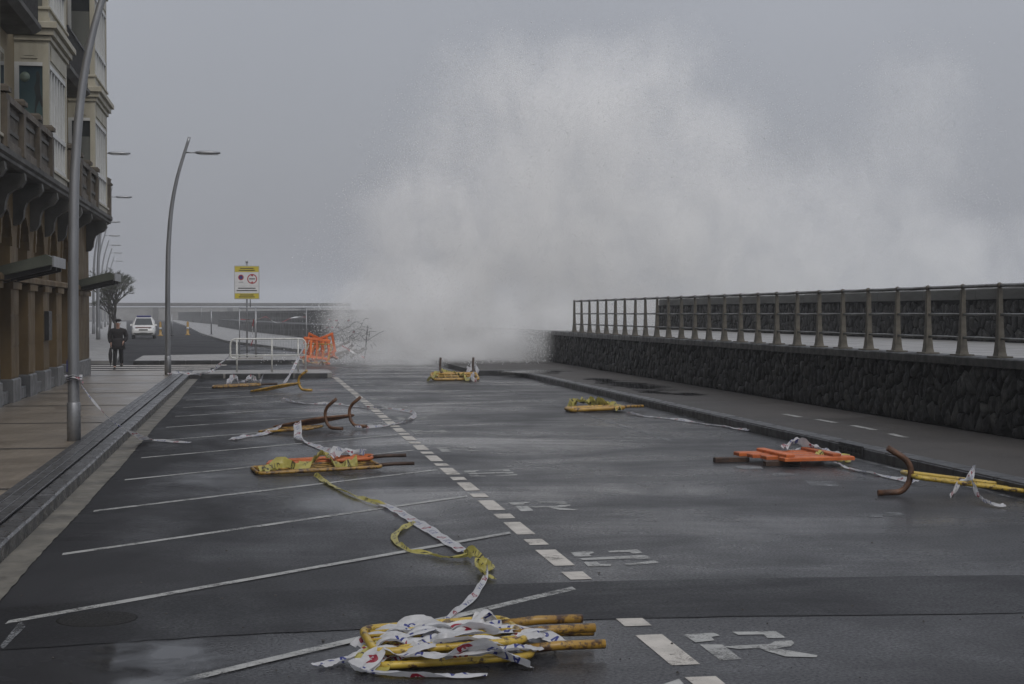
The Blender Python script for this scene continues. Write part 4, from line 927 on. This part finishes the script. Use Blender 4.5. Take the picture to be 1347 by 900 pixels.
for (cx_, cz, r0, r1, m) in ((-.24,3.34,.075,.115,'red'),(-.24,3.34,.001,.075,'blue'),(.22,3.28,.165,.205,'red')):
    v, f = disc(r0, r1, -.034); o = obj('symbol_ring', mesh('ring', v, f), M[m], sb); o.location = (cx_,0,cz)
for s in (1,-1): MB().prism([(.22-.06,3.28+s*.165),(.22+.06,3.28+s*.165),(.22,3.28+s*.09)], 1, -.034, -.03).build('symbol_arrow', M['red'], sb)
MB().box(.1,.34,-.034,-.03,3.26,3.30).build('text_line', M['sign_dark'], sb)
MB().box(-.34,-.14,-.034,-.03,3.12,3.16).build('text_line', M['sign_grey'], sb)
MB().lathe([(.05,0),(.05,.08),(.0,.1)], (0,.05,3.95), 8).build('cap', M['galv'], sg)
def mesh_fence(xa, xb, Y, label):
    a, b = pxd(xa,420,Y).x, pxd(xb,420,Y).x; wd = b-a
    t = thing('mesh_fence', label, 'fence panel', (a, Y, KH))
    for x in (0, wd): MB().tube([(x,0,.05),(x,0,2.1)], .022, 8).build('post', M['galv'], t)
    for z in (.2,2.05): MB().tube([(0,0,z),(wd,0,z)], .018, 6).build('rail', M['galv'], t)
    wv = MB()
    for k in range(1, int(wd/.11)): wv.tube([(k*.11,0,.2),(k*.11,0,2.05)], .004, 4, False)
    for k in range(1, 8): wv.tube([(0,.006,.2+k*.24),(wd,.006,.2+k*.24)], .004, 4, False)
    wv.build('wire_mesh', M['galv'], t, kind='stuff')
    for x in (0, wd): MB().box(x-.3,x+.3,-.12,.12,-.14+.0,.06,.03).build('foot_block', M['island'], t)
mesh_fence(315, 336, 62.6, 'short mesh fence panel beside the sign pole'); mesh_fence(337, 403, 63.2, 'long mesh fence panel hung with red and white tape')
gtape('red and white tape sagging along the mesh fence', [tuple(pxd(x,y,62.9)) for x,y in ((316,420),(335,421),(348,417),(352,418),(366,425),(385,418),(402,417))], 'tape_rw', width=.16, twist=.1, crumple=.01, seed=50, z_free=True)
gtape('red and white tape hanging down the fence post by the sign', [tuple(pxd(x,y,62.5)) for x,y in ((334,420),(332,433),(333,445),(330,455))], 'tape_rw', width=.16, twist=.3, crumple=.02, seed=51, z_free=True)
gtape('red and white tape blowing from the tangled pile over the road', [tuple(pxd(x,y,60)) for x,y in ((450,455),(460,461),(470,467),(480,471))], 'tape_rw', width=.09, twist=.5, crumple=.02, seed=52, z_free=True)

# ------------------------------------------------------------------ pedestrian
def skinned(name, joints, edges, m, parent, sub=2, root=0):
    me = bpy.data.meshes.new(name); me.from_pydata([j[:3] for j in joints], edges, []); me.update()
    o = bpy.data.objects.new(name, me); C.objects.link(o); o.parent = parent
    md = o.modifiers.new('skin', 'SKIN'); md.use_smooth_shade = True
    lay = me.skin_vertices[0].data if me.skin_vertices else None
    for i, j in enumerate(joints):
        r = j[3]; lay[i].radius = r if hasattr(r, '__len__') else (r, r)
    lay[root].use_root = True
    s = o.modifiers.new('sub', 'SUBSURF'); s.levels = sub; s.render_levels = sub
    me.materials.append(m); return o
def new_skin_mesh(name, joints, edges):
    bm = bmesh.new(); ly = bm.verts.layers.skin.verify(); vs2 = []
    for j in joints:
        v = bm.verts.new(j[:3]); r = j[3]; v[ly].radius = r if hasattr(r,'__len__') else (r,r); vs2.append(v)
    vs2[0][ly].use_root = True
    for a, b in edges: bm.edges.new((vs2[a], vs2[b]))
    me = bpy.data.meshes.new(name); bm.to_mesh(me); bm.free(); return me
def skin_obj(name, joints, edges, m, parent, sub=2):
    me = new_skin_mesh(name, joints, edges); o = bpy.data.objects.new(name, me); C.objects.link(o); o.parent = parent
    md = o.modifiers.new('skin','SKIN'); md.use_smooth_shade = True; md.branch_smoothing = .4
    s = o.modifiers.new('sub','SUBSURF'); s.levels = sub; s.render_levels = sub; me.materials.append(m); return o
pp = px(155.5, 486); pe = thing('person', 'walking person in dark coat, dark trousers and black beret on the zebra crossing', 'person', (pp.x, pp.y, .012))
# faces the camera (-y); their right side is at -x
def hand(j, e, wrist, palm, curl, side):
    """palm then four fingers and a thumb; returns nothing, extends the lists"""
    for k in range(4):
        o_ = (k-1.5)*.020; L_ = (.062,.072,.067,.05)[k]
        a = len(j); j.append((palm[0]+o_*.3, palm[1]+o_, palm[2]-.045, .009)); j.append((palm[0]+curl*.35, palm[1]+o_, palm[2]-.045-L_*.55, .008)); j.append((palm[0]+curl, palm[1]+o_*.9, palm[2]-.045-L_*.75, .007))
        e += [(wrist+1, a), (a,a+1), (a+1,a+2)]
    a = len(j); j.append((palm[0]+side*.012, palm[1]-.042, palm[2]-.01, .010)); j.append((palm[0]+side*.02, palm[1]-.05, palm[2]-.045, .008)); e += [(wrist+1,a),(a,a+1)]
j = [(0,0,.92,(.12,.08)),(0,0,1.12,(.12,.08)),(0,-.01,1.34,(.11,.07)),(0,-.015,1.47,(.06,.06)),(0,-.03,1.55,(.07,.08)),(0,-.03,1.66,(.075,.09)),
     (-.09,0,.86,.085),(-.10,-.10,.50,.058),(-.105,-.16,.09,.042),(-.105,-.27,.05,.038),
     (.09,0,.86,.085),(.10,.04,.50,.058),(.10,.20,.19,.042),(.10,.13,.10,.036),
     (-.20,0,1.35,.045),(-.27,.03,1.12,.04),(-.24,-.10,.93,.034),(-.235,-.12,.87,.033),
     (.20,0,1.35,.045),(.26,.05,1.12,.04),(.20,-.10,.98,.034),(.18,-.14,.94,.033)]
e = [(0,1),(1,2),(2,3),(3,4),(4,5),(0,6),(6,7),(7,8),(8,9),(0,10),(10,11),(11,12),(12,13),(2,14),(14,15),(15,16),(16,17),(2,18),(18,19),(19,20),(20,21)]
hand(j, e, 16, (-.235,-.12,.87), .03, 1); hand(j, e, 20, (.18,-.14,.94), -.03, -1)
skin_obj('body', j, e, M['skin'], pe)
skin_obj('trousers', [(0,0,.92,(.165,.125)),(-.09,0,.84,.105),(-.10,-.10,.50,.08),(-.105,-.165,.09,.07),(.09,0,.84,.105),(.10,.045,.50,.08),(.10,.20,.18,.07)], [(0,1),(1,2),(2,3),(0,4),(4,5),(5,6)], M['trouser'], pe)
skin_obj('coat', [(0,0,.98,(.20,.15)),(0,0,1.15,(.19,.145)),(0,-.005,1.37,(.20,.14)),(0,-.02,1.49,(.095,.095)),(-.22,0,1.38,.105),(-.30,.03,1.12,.085),(-.245,-.10,.92,.066),(.22,0,1.38,.105),(.29,.05,1.12,.085),(.20,-.10,.97,.066)],
         [(0,1),(1,2),(2,3),(2,4),(4,5),(5,6),(2,7),(7,8),(8,9)], M['coat'], pe)
MB().loft([[((.20+dx)*math.cos(a), (.15+dx)*math.sin(a), z) for a in np.linspace(0,2*PI,18,endpoint=False)] for z, dx in ((.70,.055),(.85,.045),(1.0,.025),(1.1,.0))]).build('coat_skirt', M['coat'], pe)
MB().lathe([(.0,.09),(.06,.085),(.125,.05),(.13,.03),(.085,-.005),(.082,-.02)][::-1], (0,-.03,1.70), 16, 1.0, 1.1).build('beret', M['coat'], pe)
MB().lathe([(.0,-.0),(.012,.0),(.016,.02),(.006,.05)], (0,-.125,1.60), 8).build('nose', M['skin'], pe)
for s in (-1,1):
    MB().lathe([(.0,0),(.011,.006),(.0,.012)], (s*.032,-.112,1.645), 8).build('eye', M['black'], pe); MB().lathe([(.0,-.03),(.012,-.015),(.016,.01),(.0,.03)], (s*.082,-.02,1.62), 8).build('ear', M['skin'], pe)
MB().box(-.025,.025,-.115,-.105,1.565,1.572).build('mouth', M['red'], pe)
for x, y, z, tp in ((-.105,-.20,.0,0),(.10,.16,.06,.5)):
    sh = MB().loft([[(x+cx_*wd, y+yy_, z+tp*(-yy_+.1)*.45+zz_) for cx_, zz_ in ((-1,0),(1,0),(.9,hh*.6),(.4,hh),(-.4,hh),(-.9,hh*.6))] for yy_, wd, hh in ((.09,.035,.08),(.02,.045,.10),(-.08,.048,.07),(-.15,.04,.05),(-.19,.02,.03))]); sh.build('shoe', M['black'], pe)
um = thing('umbrella', 'closed black umbrella hanging from the walking person\'s hand', 'umbrella', (pp.x-.235, pp.y-.12, 0))
MB().lathe([(.012,.18),(.03,.24),(.065,.40),(.07,.55),(.04,.72),(.02,.78)], (-.02,0,0), 10).build('canopy', M['coat'], um)
MB().tube([(-.02,0,.1),(-.02,0,.95)], .008, 6).build('shaft', M['iron'], um); MB().tube(smooth_path([(-.02,0,.80),(-.02,0,.92),(-.01,.02,.97),(.02,.05,.96),(.02,.06,.92)], 4), .013, 6).build('handle', M['bark'], um)

# ------------------------------------------------------------------ car with a light bar
cp = px(188.5, 446); cr = thing('patrol_car', 'white patrol car with roof light bar driving up the wet street', 'car', (cp.x, cp.y, 0), .05)
def ring(y, zb, zt, wb, wt, n=3):   # rounded cross-section
    return [(-wb,y,zb),(wb,y,zb),(wb*1.02,y,(zb+zt)/2),(wt,y,zt-.03),(wt*.93,y,zt),(-wt*.93,y,zt),(-wt,y,zt-.03),(-wb*1.02,y,(zb+zt)/2)]
MB().loft([ring(-.02,.42,.66,.62,.60),ring(.05,.30,.78,.80,.72),ring(.25,.28,.90,.87,.80),ring(1.0,.26,1.02,.89,.84),ring(1.15,.26,1.05,.89,.86),ring(3.6,.26,1.06,.89,.86),ring(4.2,.30,1.02,.87,.83),ring(4.35,.42,.9,.78,.76)]).build('body', M['car_white'], cr)
cab = MB().loft([ring(1.05,1.0,1.06,.80,.80),ring(1.75,1.0,1.60,.83,.62),ring(2.2,1.0,1.68,.83,.63),ring(3.4,1.0,1.67,.83,.62),ring(4.15,1.0,1.10,.80,.74)]); cb_ = cab.build('cabin', M['car_white'], cr)
MB().add([(-.70,1.10,1.09),(.70,1.10,1.09),(.555,1.69,1.575),(-.555,1.69,1.575),(-.70,1.06,1.07),(.70,1.06,1.07),(.555,1.65,1.595),(-.555,1.65,1.595)], [(4,5,6,7),(0,4,7,3),(1,2,6,5),(3,7,6,2),(0,1,5,4)]).build('windscreen', M['glass'], cr)
for s in (-1,1):
    MB().add([(s*.845,1.35,1.1),(s*.845,3.7,1.1),(s*.68,3.3,1.58),(s*.68,1.85,1.58)], [(0,1,2,3) if s > 0 else (3,2,1,0)]).build('side_window', M['glass'], cr)
    hl = MB().loft([[(s*.40,.04,.72),(s*.42,.0,.80),(s*.44,.12,.86)],[(s*.80,.16,.72),(s*.80,.14,.80),(s*.78,.24,.88)]]).build('headlight', M['lampglass'], cr)
    MB().box(s*.92-.10,s*.92+.10,1.30,1.42,1.0,1.14,.03).build('mirror', M['car_white'], cr)
    MB().box(s*.62-.1,s*.62+.1,-.02,.06,.40,.48).build('fog_lamp', M['black'], cr)
    for y in (.85,3.45):
        wh = thing('wheel_tmp','x','x') if False else None
        o = MB().lathe([(.0,-.11),(.20,-.11),(.31,-.10),(.33,-.06),(.33,.06),(.31,.10),(.20,.11),(.0,.11)], (0,0,0), 18).build('wheel', M['black'], cr); o.rotation_euler = (0,PI/2,0); o.location = (s*.80,y,.33)
        MB().lathe([(.0,.0),(.19,.0),(.19,.02),(.0,.03)], (0,0,.10*s-.0), 12).build('rim', M['galv'], o)
MB().box(-.34,.34,-.035,.03,.66,.75,.01).build('grille', M['black'], cr); MB().box(-.62,.62,-.03,.05,.34,.47,.01).build('bumper_intake', M['black'], cr)
MB().box(-.26,.26,-.045,-.02,.50,.60).build('number_plate', M['sign_white'], cr)
MB().box(-.60,.60,.10,.5,.905,.925).build('bonnet_stripe', M['car_red'], cr)
lb = MB().box(-.55,.55,2.1,2.4,1.70,1.81,.03).build('light_bar', M['blue'], cr); MB().box(-.5,.5,2.15,2.35,1.66,1.70).build('mount', M['black'], lb)

# ------------------------------------------------------------------ far street: posts, walls, trees, buildings
def beacon(x, y, label):
    p = px(x, y); t = thing('traffic_beacon', label, 'beacon', (p.x, p.y, 0))
    MB().lathe([(.24,0),(.24,.06),(.12,.10),(.11,.5),(.10,1.15),(.05,1.25),(.0,1.27)], (0,0,0), 12).build('body', M['ochre_tube'], t)
    MB().lathe([(.118,.55),(.116,.75)], (0,0,0), 12).build('band', M['sign_white'], t)
beacon(247, 441, 'orange traffic beacon standing alone on the far roadway'); beacon(211, 442, 'orange traffic beacon next to the white patrol car')
for i, (x, y, h, lab) in enumerate(((226,440,28,'slim grey post beside the patrol car lane'),(278,440,34,'slim grey post at the rounded far kerb'),(265,425,22,'distant slim grey post on the far promenade'))):
    p = px(x, y, KH); t = thing('bollard_post', lab, 'post', (p.x, p.y, 0)); hh = h*p.y/2000
    MB().tube([(0,0,0),(0,0,hh)], .06, 8).build('shaft', M['galv'], t); MB().lathe([(.2,0),(.2,.1),(.08,.14)], (0,0,KH-.1), 10).build('base', M['kerb_dark'], t)
def rubble(x, y, n, sx, sy, label, seed):
    p = px(x, y, KH); r2 = random.Random(seed); t = thing('stone_pile', label, 'rubble', (p.x, p.y, KH))
    for k in range(n):
        s = r2.uniform(.4,.9); v = [(Vector((r2.gauss(0,1),r2.gauss(0,1),r2.gauss(0,1))).normalized()*s*r2.uniform(.7,1.1)) for _ in range(14)]
        bm = bmesh.new(); vv = [bm.verts.new((q.x,q.y,abs(q.z)*.7)) for q in v]; bmesh.ops.convex_hull(bm, input=vv); me = bpy.data.meshes.new('boulder'); bm.to_mesh(me); bm.free()
        obj('boulder', me, M['far_dark'], t, loc=(r2.uniform(-sx,sx), r2.uniform(-sy,sy), 0))
rubble(266,424,4,1.6,3,'dark boulder heap thrown onto the far promenade', 3); rubble(254,419,3,1.2,6,'farther dark boulder heap on the promenade', 4)
# walls of the far promenade, in lengths that follow the bend
def wall_run(name, label, pts, z0, z1, th, m, capm=None, parent=None):
    t = thing(name, label, 'wall', (pts[0][0], pts[0][1], 0))
    for (a, b) in zip(pts[:-1], pts[1:]):
        a_, b_ = Vector((*a,0)), Vector((*b,0)); d = (b_-a_).normalized(); nrm = Vector((d.y,-d.x,0))*th
        q = [a_, b_, b_+nrm, a_+nrm]; o = Vector((pts[0][0],pts[0][1],0))
        v = [p_-o+Vector((0,0,z)) for z in (z0,z1) for p_ in q]
        MB().add(v, [(0,3,2,1),(4,5,6,7),(0,1,5,4),(1,2,6,5),(2,3,7,6),(3,0,4,7)]).build('wall_length', M[m], t)
        if capm:
            e_ = nrm.normalized()*.08; q = [a_-e_, b_-e_, b_+nrm+e_, a_+nrm+e_]; v = [p_-o+Vector((0,0,z)) for z in (z1+.002,z1+.25) for p_ in q]
            MB().add(v, [(0,3,2,1),(4,5,6,7),(0,1,5,4),(1,2,6,5),(2,3,7,6),(3,0,4,7)]).build('cap', M[capm], t)
wall_run('far_promenade_wall', 'low dark retaining wall along the far promenade', [(7.0,97),(5.2,105),(3.6,115),(-1.2,160),(-5.4,217)], 0, 1.15, 3.0, 'far_dark')
wall_run('far_sea_wall', 'long grey sea wall curving away beyond the mesh fence', [(10.6,97),(8.9,105),(7.0,115),(2.0,160),(-3.0,217),(-14,330),(-21,420)], 0, 2.0, 1.6, 'far_wall', 'far_wall')
bw = thing('far_viaduct', 'long low pier wall closing the view at the horizon', 'wall', (-60, 425, 0))
MB().box(-130,86,0,8,3.9,4.8).build('deck', M['far_wall'], bw)
MB().box(-130,86,.5,7.5,0,3.6).build('base_wall', M['walk_far'], bw)
for k in range(11): MB().box(-128+k*20,-126.5+k*20,-.3,.5,0,3.6).build('buttress', M['far_wall'], bw)
def far_building(name, label, poly, h, m, floors):
    t = thing(name, label, 'building', (poly[0][0], poly[0][1], KH))
    o = poly[0]; P = [(p_[0]-o[0], p_[1]-o[1]) for p_ in poly]; bm_ = MB().prism(P, 2, 0, h); bm_.build('walls', M[m], t)
    a, b = Vector((*P[0],0)), Vector((*P[1],0)); d = (b-a).normalized(); nn = Vector((d.y,-d.x,0))
    L_ = (b-a).length; n = int(L_/3)
    for f_ in range(floors):
        for k in range(n):
            c = a+d*(1.5+k*3); z = 1.0+f_*3.3
            v = [c-d*.6+nn*.02, c+d*.6+nn*.02]; q = [(p_.x,p_.y,z) for p_ in v]+[(p_.x,p_.y,z+1.8) for p_ in v[::-1]]; q += [(x+nn.x*.05,y+nn.y*.05,zz) for x,y,zz in q]
            MB().add(q, [(4,5,6,7),(0,1,5,4),(1,2,6,5),(2,3,7,6),(3,0,4,7)]).build('window', M['glass'], t)
    MB().prism([((p_[0])*1.0, p_[1]) for p_ in P], 2, h+.002, h+.35).build('cornice', M['slab'], t)
far_building('terrace_house', 'pale yellow building across the side street behind the canopy', [(-9.2,70),(-10.7,88),(-24,88),(-24,70)], 13, 'far_build', 4)
far_building('terrace_house', 'grey building farther along the hazy street', [(-11.6,90),(-15.5,135),(-30,135),(-30,90)], 11, 'plinth', 3)
pl_ = thing('stone_planter', 'low stone planter on the pavement across the side street', 'planter', (-9.6, 64.5, KH))
MB().box(-1.4,1.6,-.6,.6,0,.55,.04).build('box', M['balu'], pl_); MB().box(-1.2,1.4,-.45,.45,.551,.62,.03).build('soil', M['bark'], pl_)
def tree(x, Y, h, label, seed):
    p = pxd(x, 412, Y); r2 = random.Random(seed); t = thing('tamarisk_tree', label, 'tree', (p.x, Y, KH))
    tb = MB(); tips = []
    def branch(a, d, L_, r, lv):
        b = a+d*L_; mid = a.lerp(b,.5)+Vector((r2.uniform(-.1,.1),r2.uniform(-.1,.1),0))*L_
        tb.tube([a, mid, b], [r, r*.8, r*.55], 5 if lv else 7)
        if lv >= 3: tips.append((b, d)); return
        for _ in range(4 if lv else 5):
            nd = (d+Vector((r2.uniform(-.75,.75), r2.uniform(-.75,.75), r2.uniform(-.05,.5)))).normalized(); branch(a.lerp(b, r2.uniform(.7,1)), nd, L_*r2.uniform(.6,.85), r*.55, lv+1)
    branch(Vector((0,0,0)), Vector((r2.uniform(-.1,.1),0,1)).normalized(), h*.34, .13, 0)
    tb.build('trunk', M['bark'], t)
    cr_ = MB()
    for b, d in tips:
        for _ in range(6):
            nd = (d*1.0+Vector((r2.uniform(-.8,.8),r2.uniform(-.8,.8),r2.uniform(-.6,.6)))).normalized(); L_ = r2.uniform(.3,.75)*h*.14
            s = nd.orthogonal().normalized()*.022; q = b+nd*L_; cr_.add([b-s, b+s, q+s*.3, q-s*.3], [(0,1,2,3)])
            m_ = b.lerp(q,.5); n2 = (nd+Vector((r2.uniform(-.8,.8),r2.uniform(-.8,.8),r2.uniform(-.3,.3)))).normalized(); q2 = m_+n2*L_*.6; cr_.add([m_-s, m_+s, q2], [(0,1,2)])
    cr_.build('crown', M['needle'], t)
tree(148, 112, 4.6, 'dark feathery tamarisk tree beyond the canopy', 2); tree(143, 130, 6.2, 'taller wispy tamarisk tree among the far lamp posts', 5); tree(151, 150, 6.4, 'pale hazy tamarisk tree farthest along the street', 8)

# ------------------------------------------------------------------ wave spray: airborne water with droplets
BL = []   # centre x,y,z, radii, weight
def B(x, y, rx, ry, wgt, Y=72.0, dy=6.5):
    c = pxd(x, y, Y); k = Y/F; BL.append((c.x, c.y, c.z, rx*k, dy, ry*k, wgt))
B(670,360,250,150,1.8); B(690,240,190,170,1.1); B(745,140,150,95,.85); B(860,225,210,170,.85); B(900,330,260,140,1.0)
B(1060,300,190,150,.5); B(1195,240,100,190,.32); B(1215,345,170,100,.5); B(560,340,110,140,1.8); B(1300,350,110,100,.4); B(645,120,90,80,.6); B(850,100,100,75,.55); B(1205,120,60,80,.25); B(1000,385,300,70,.9)
B(560,425,130,85,3.0,63,5.0); B(680,440,110,70,1.8,61,4.5); B(500,430,85,75,1.8,64,5.0); B(725,440,60,34,2.0,57,2.6); B(590,476,150,30,2.5,58.5,4); B(620,420,190,80,1.6,76,7); B(700,446,52,34,6,56.5,2.2); B(650,462,80,34,4,58,3); B(560,474,190,26,3.5,58.5,4.5); B(640,484,110,12,2.5,55.5,2.0)
def droplets(n):
    W_ = np.array([b[3]*b[5]*(.3+b[6]) for b in BL]); W_ /= W_.sum(); idx = rng.choice(len(BL), n, p=W_); b = np.array(BL)[idx]
    d = rng.normal(size=(n,3)); d /= np.linalg.norm(d,axis=1)[:,None]; r = rng.uniform(.45,1.18,n)
    P = b[:,:3]+d*r[:,None]*b[:,3:6]
    P[:,2] += .0; P = P[(P[:,2] > .1)]
    P = P[~((P[:,0] > 10.6) & (P[:,1] < 56))]
    n = len(P); s = rng.uniform(.007,.019,n); s[rng.random(n) < .03] *= 1.6
    s = s*np.where(P[:,2] > 7.5, 1.35, 1.0)
    tet = np.array([(1,1,1),(1,-1,-1),(-1,1,-1),(-1,-1,1)])*.7
    V = (P[:,None,:]+tet[None]*s[:,None,None]).reshape(-1,3)
    T = np.array([(0,1,2),(0,3,1),(0,2,3),(1,3,2)]); Fc = (np.arange(n)[:,None,None]*4+T[None]).reshape(-1,3)
    me = bpy.data.meshes.new('wave_spray'); me.vertices.add(len(V)); me.vertices.foreach_set('co', V.ravel())
    me.loops.add(Fc.size); me.loops.foreach_set('vertex_index', Fc.ravel().astype(np.int32))
    me.polygons.add(len(Fc)); me.polygons.foreach_set('loop_start', np.arange(0,Fc.size,3,dtype=np.int32)); me.polygons.foreach_set('loop_total', np.full(len(Fc),3,dtype=np.int32))
    me.update(calc_edges=True); return me
dm = N('spray_drops'); df_ = dm.n('ShaderNodeBsdfDiffuse'); df_.inputs[0].default_value = (.98,.98,.98,1); tl_ = dm.n('ShaderNodeBsdfTranslucent'); tl_.inputs[0].default_value = (.98,.98,.98,1)
mx_ = dm.n('ShaderNodeMixShader'); mx_.inputs[0].default_value = .5; dm.l(df_.outputs[0], mx_.inputs[1]); dm.l(tl_.outputs[0], mx_.inputs[2]); dm.l(mx_.outputs[0], dm.out.inputs[0])
spray = obj('wave_spray', droplets(150000), dm.m, kind='stuff', label='tall plume of white spray from a wave breaking over the sea wall', cat='spray')
vm = bpy.data.materials.new('spray_mist'); vm.use_nodes = True; t_ = vm.node_tree; t_.nodes.clear()
pv = t_.nodes.new('ShaderNodeVolumePrincipled'); pv.inputs['Color'].default_value = (1.0,.994,.982,1); pv.inputs['Density'].default_value = 1.0; pv.inputs['Anisotropy'].default_value = .0
ov = t_.nodes.new('ShaderNodeOutputMaterial'); t_.links.new(pv.outputs[0], ov.inputs['Volume'])
ng = bpy.data.node_groups.new('spray_volume', 'GeometryNodeTree')
ng.interface.new_socket('Geometry', in_out='INPUT', socket_type='NodeSocketGeometry'); ng.interface.new_socket('Geometry', in_out='OUTPUT', socket_type='NodeSocketGeometry')
def gn(ty, **k):
    x = ng.nodes.new(ty)
    for a, b in k.items(): setattr(x, a, b)
    return x
def gs(sock, v):
    if hasattr(v, 'is_output'): ng.links.new(v, sock)
    else: sock.default_value = v
def gm(op, a, b=0.0, c=0.0, clamp=False):
    x = gn('ShaderNodeMath', operation=op, use_clamp=clamp)
    for i, q in enumerate((a,b,c)): gs(x.inputs[i], q)
    return x.outputs[0]
def gv(op, a, b=(0,0,0)):
    x = gn('ShaderNodeVectorMath', operation=op); gs(x.inputs[0], a); gs(x.inputs[1], b); return x.outputs['Value'] if op in ('LENGTH','DOT_PRODUCT') else x.outputs[0]
gi, go = gn('NodeGroupInput'), gn('NodeGroupOutput'); pos = gn('GeometryNodeInputPosition').outputs[0]
def gnoise(vec, scale, detail, rough, col=False, dist=0.0):
    x = gn('ShaderNodeTexNoise'); gs(x.inputs['Vector'], vec); x.inputs['Scale'].default_value = scale; x.inputs['Detail'].default_value = detail; x.inputs['Roughness'].default_value = rough; x.inputs['Distortion'].default_value = dist
    return x.outputs['Color' if col else 'Fac']
wv_ = gv('SUBTRACT', gnoise(pos, .22, 5, .6, True), (.5,.5,.5)); wp = gv('ADD', pos, gv('MULTIPLY', wv_, (5.5,4.0,5.5)))
tot = None
for (x,y,z,rx,ry,rz,wg) in BL:
    q = gv('MULTIPLY', gv('SUBTRACT', wp, (x,y,z)), (1/rx,1/ry,1/rz)); d = gm('SUBTRACT', 1.0, gv('DOT_PRODUCT', q, q), clamp=True); d = gm('MULTIPLY', gm('MULTIPLY', d, d), wg)
    tot = d if tot is None else gm('ADD', tot, d)
nz = gnoise(gv('MULTIPLY', pos, (1,1,.75)), .45, 8, .62, False, .8)
fac = gn('ShaderNodeMapRange'); ng.links.new(nz, fac.inputs[0]); fac.inputs[1].default_value = .40; fac.inputs[2].default_value = .62; fac.inputs[3].default_value = .03; fac.inputs[4].default_value = 1.35
tot = gm('DIVIDE', tot, gm('ADD', gm('MULTIPLY', tot, .75), .6))
# fine torn water: upright streaks leaning with the wind
str_ = gn('ShaderNodeMapRange'); ng.links.new(gnoise(gv('MULTIPLY', gv('ADD', pos, gv('MULTIPLY', wv_, (3.0,2.0,3.0))), (1.0,.8,.45)), 1.5, 5, .65, False, .5), str_.inputs[0])
for i_, v_ in enumerate((.34,.66,.35,1.5)): str_.inputs[i_+1].default_value = v_
den = gm('MULTIPLY', gm('MULTIPLY', gm('MULTIPLY', tot, fac.outputs[0]), str_.outputs[0]), .38)
xs0 = min(b[0]-b[3] for b in BL)-1.5; xs1 = max(b[0]+b[3] for b in BL)+1.5; zs1 = max(b[2]+b[5] for b in BL)+1.5
vc = gn('GeometryNodeVolumeCube'); gs(vc.inputs['Density'], den); vc.inputs['Min'].default_value = (xs0, 53.5, .02); vc.inputs['Max'].default_value = (xs1, 80, zs1)
vc.inputs['Resolution X'].default_value = int((xs1-xs0)/.16); vc.inputs['Resolution Y'].default_value = int(26.5/.22); vc.inputs['Resolution Z'].default_value = int(zs1/.16)
sm_ = gn('GeometryNodeSetMaterial'); sm_.inputs['Material'].default_value = vm; ng.links.new(vc.outputs[0], sm_.inputs[0])
jn = gn('GeometryNodeJoinGeometry'); ng.links.new(gi.outputs[0], jn.inputs[0]); ng.links.new(sm_.outputs[0], jn.inputs[0]); ng.links.new(jn.outputs[0], go.inputs[0])
md = spray.modifiers.new('mist', 'NODES'); md.node_group = ng

# ------------------------------------------------------------------ haze over the whole place
hzo = MB().box(-1250, 1250, -70, 1250, -5.2, 19.5).build('haze', None, kind='stuff')
hm = bpy.data.materials.new('haze_air'); hm.use_nodes = True; t_ = hm.node_tree; t_.nodes.clear()
pv = t_.nodes.new('ShaderNodeVolumePrincipled'); pv.inputs['Color'].default_value = (.93,.94,.96,1); pv.inputs['Density'].default_value = .0008
ov = t_.nodes.new('ShaderNodeOutputMaterial'); t_.links.new(pv.outputs[0], ov.inputs['Volume']); hzo.data.materials.append(hm)
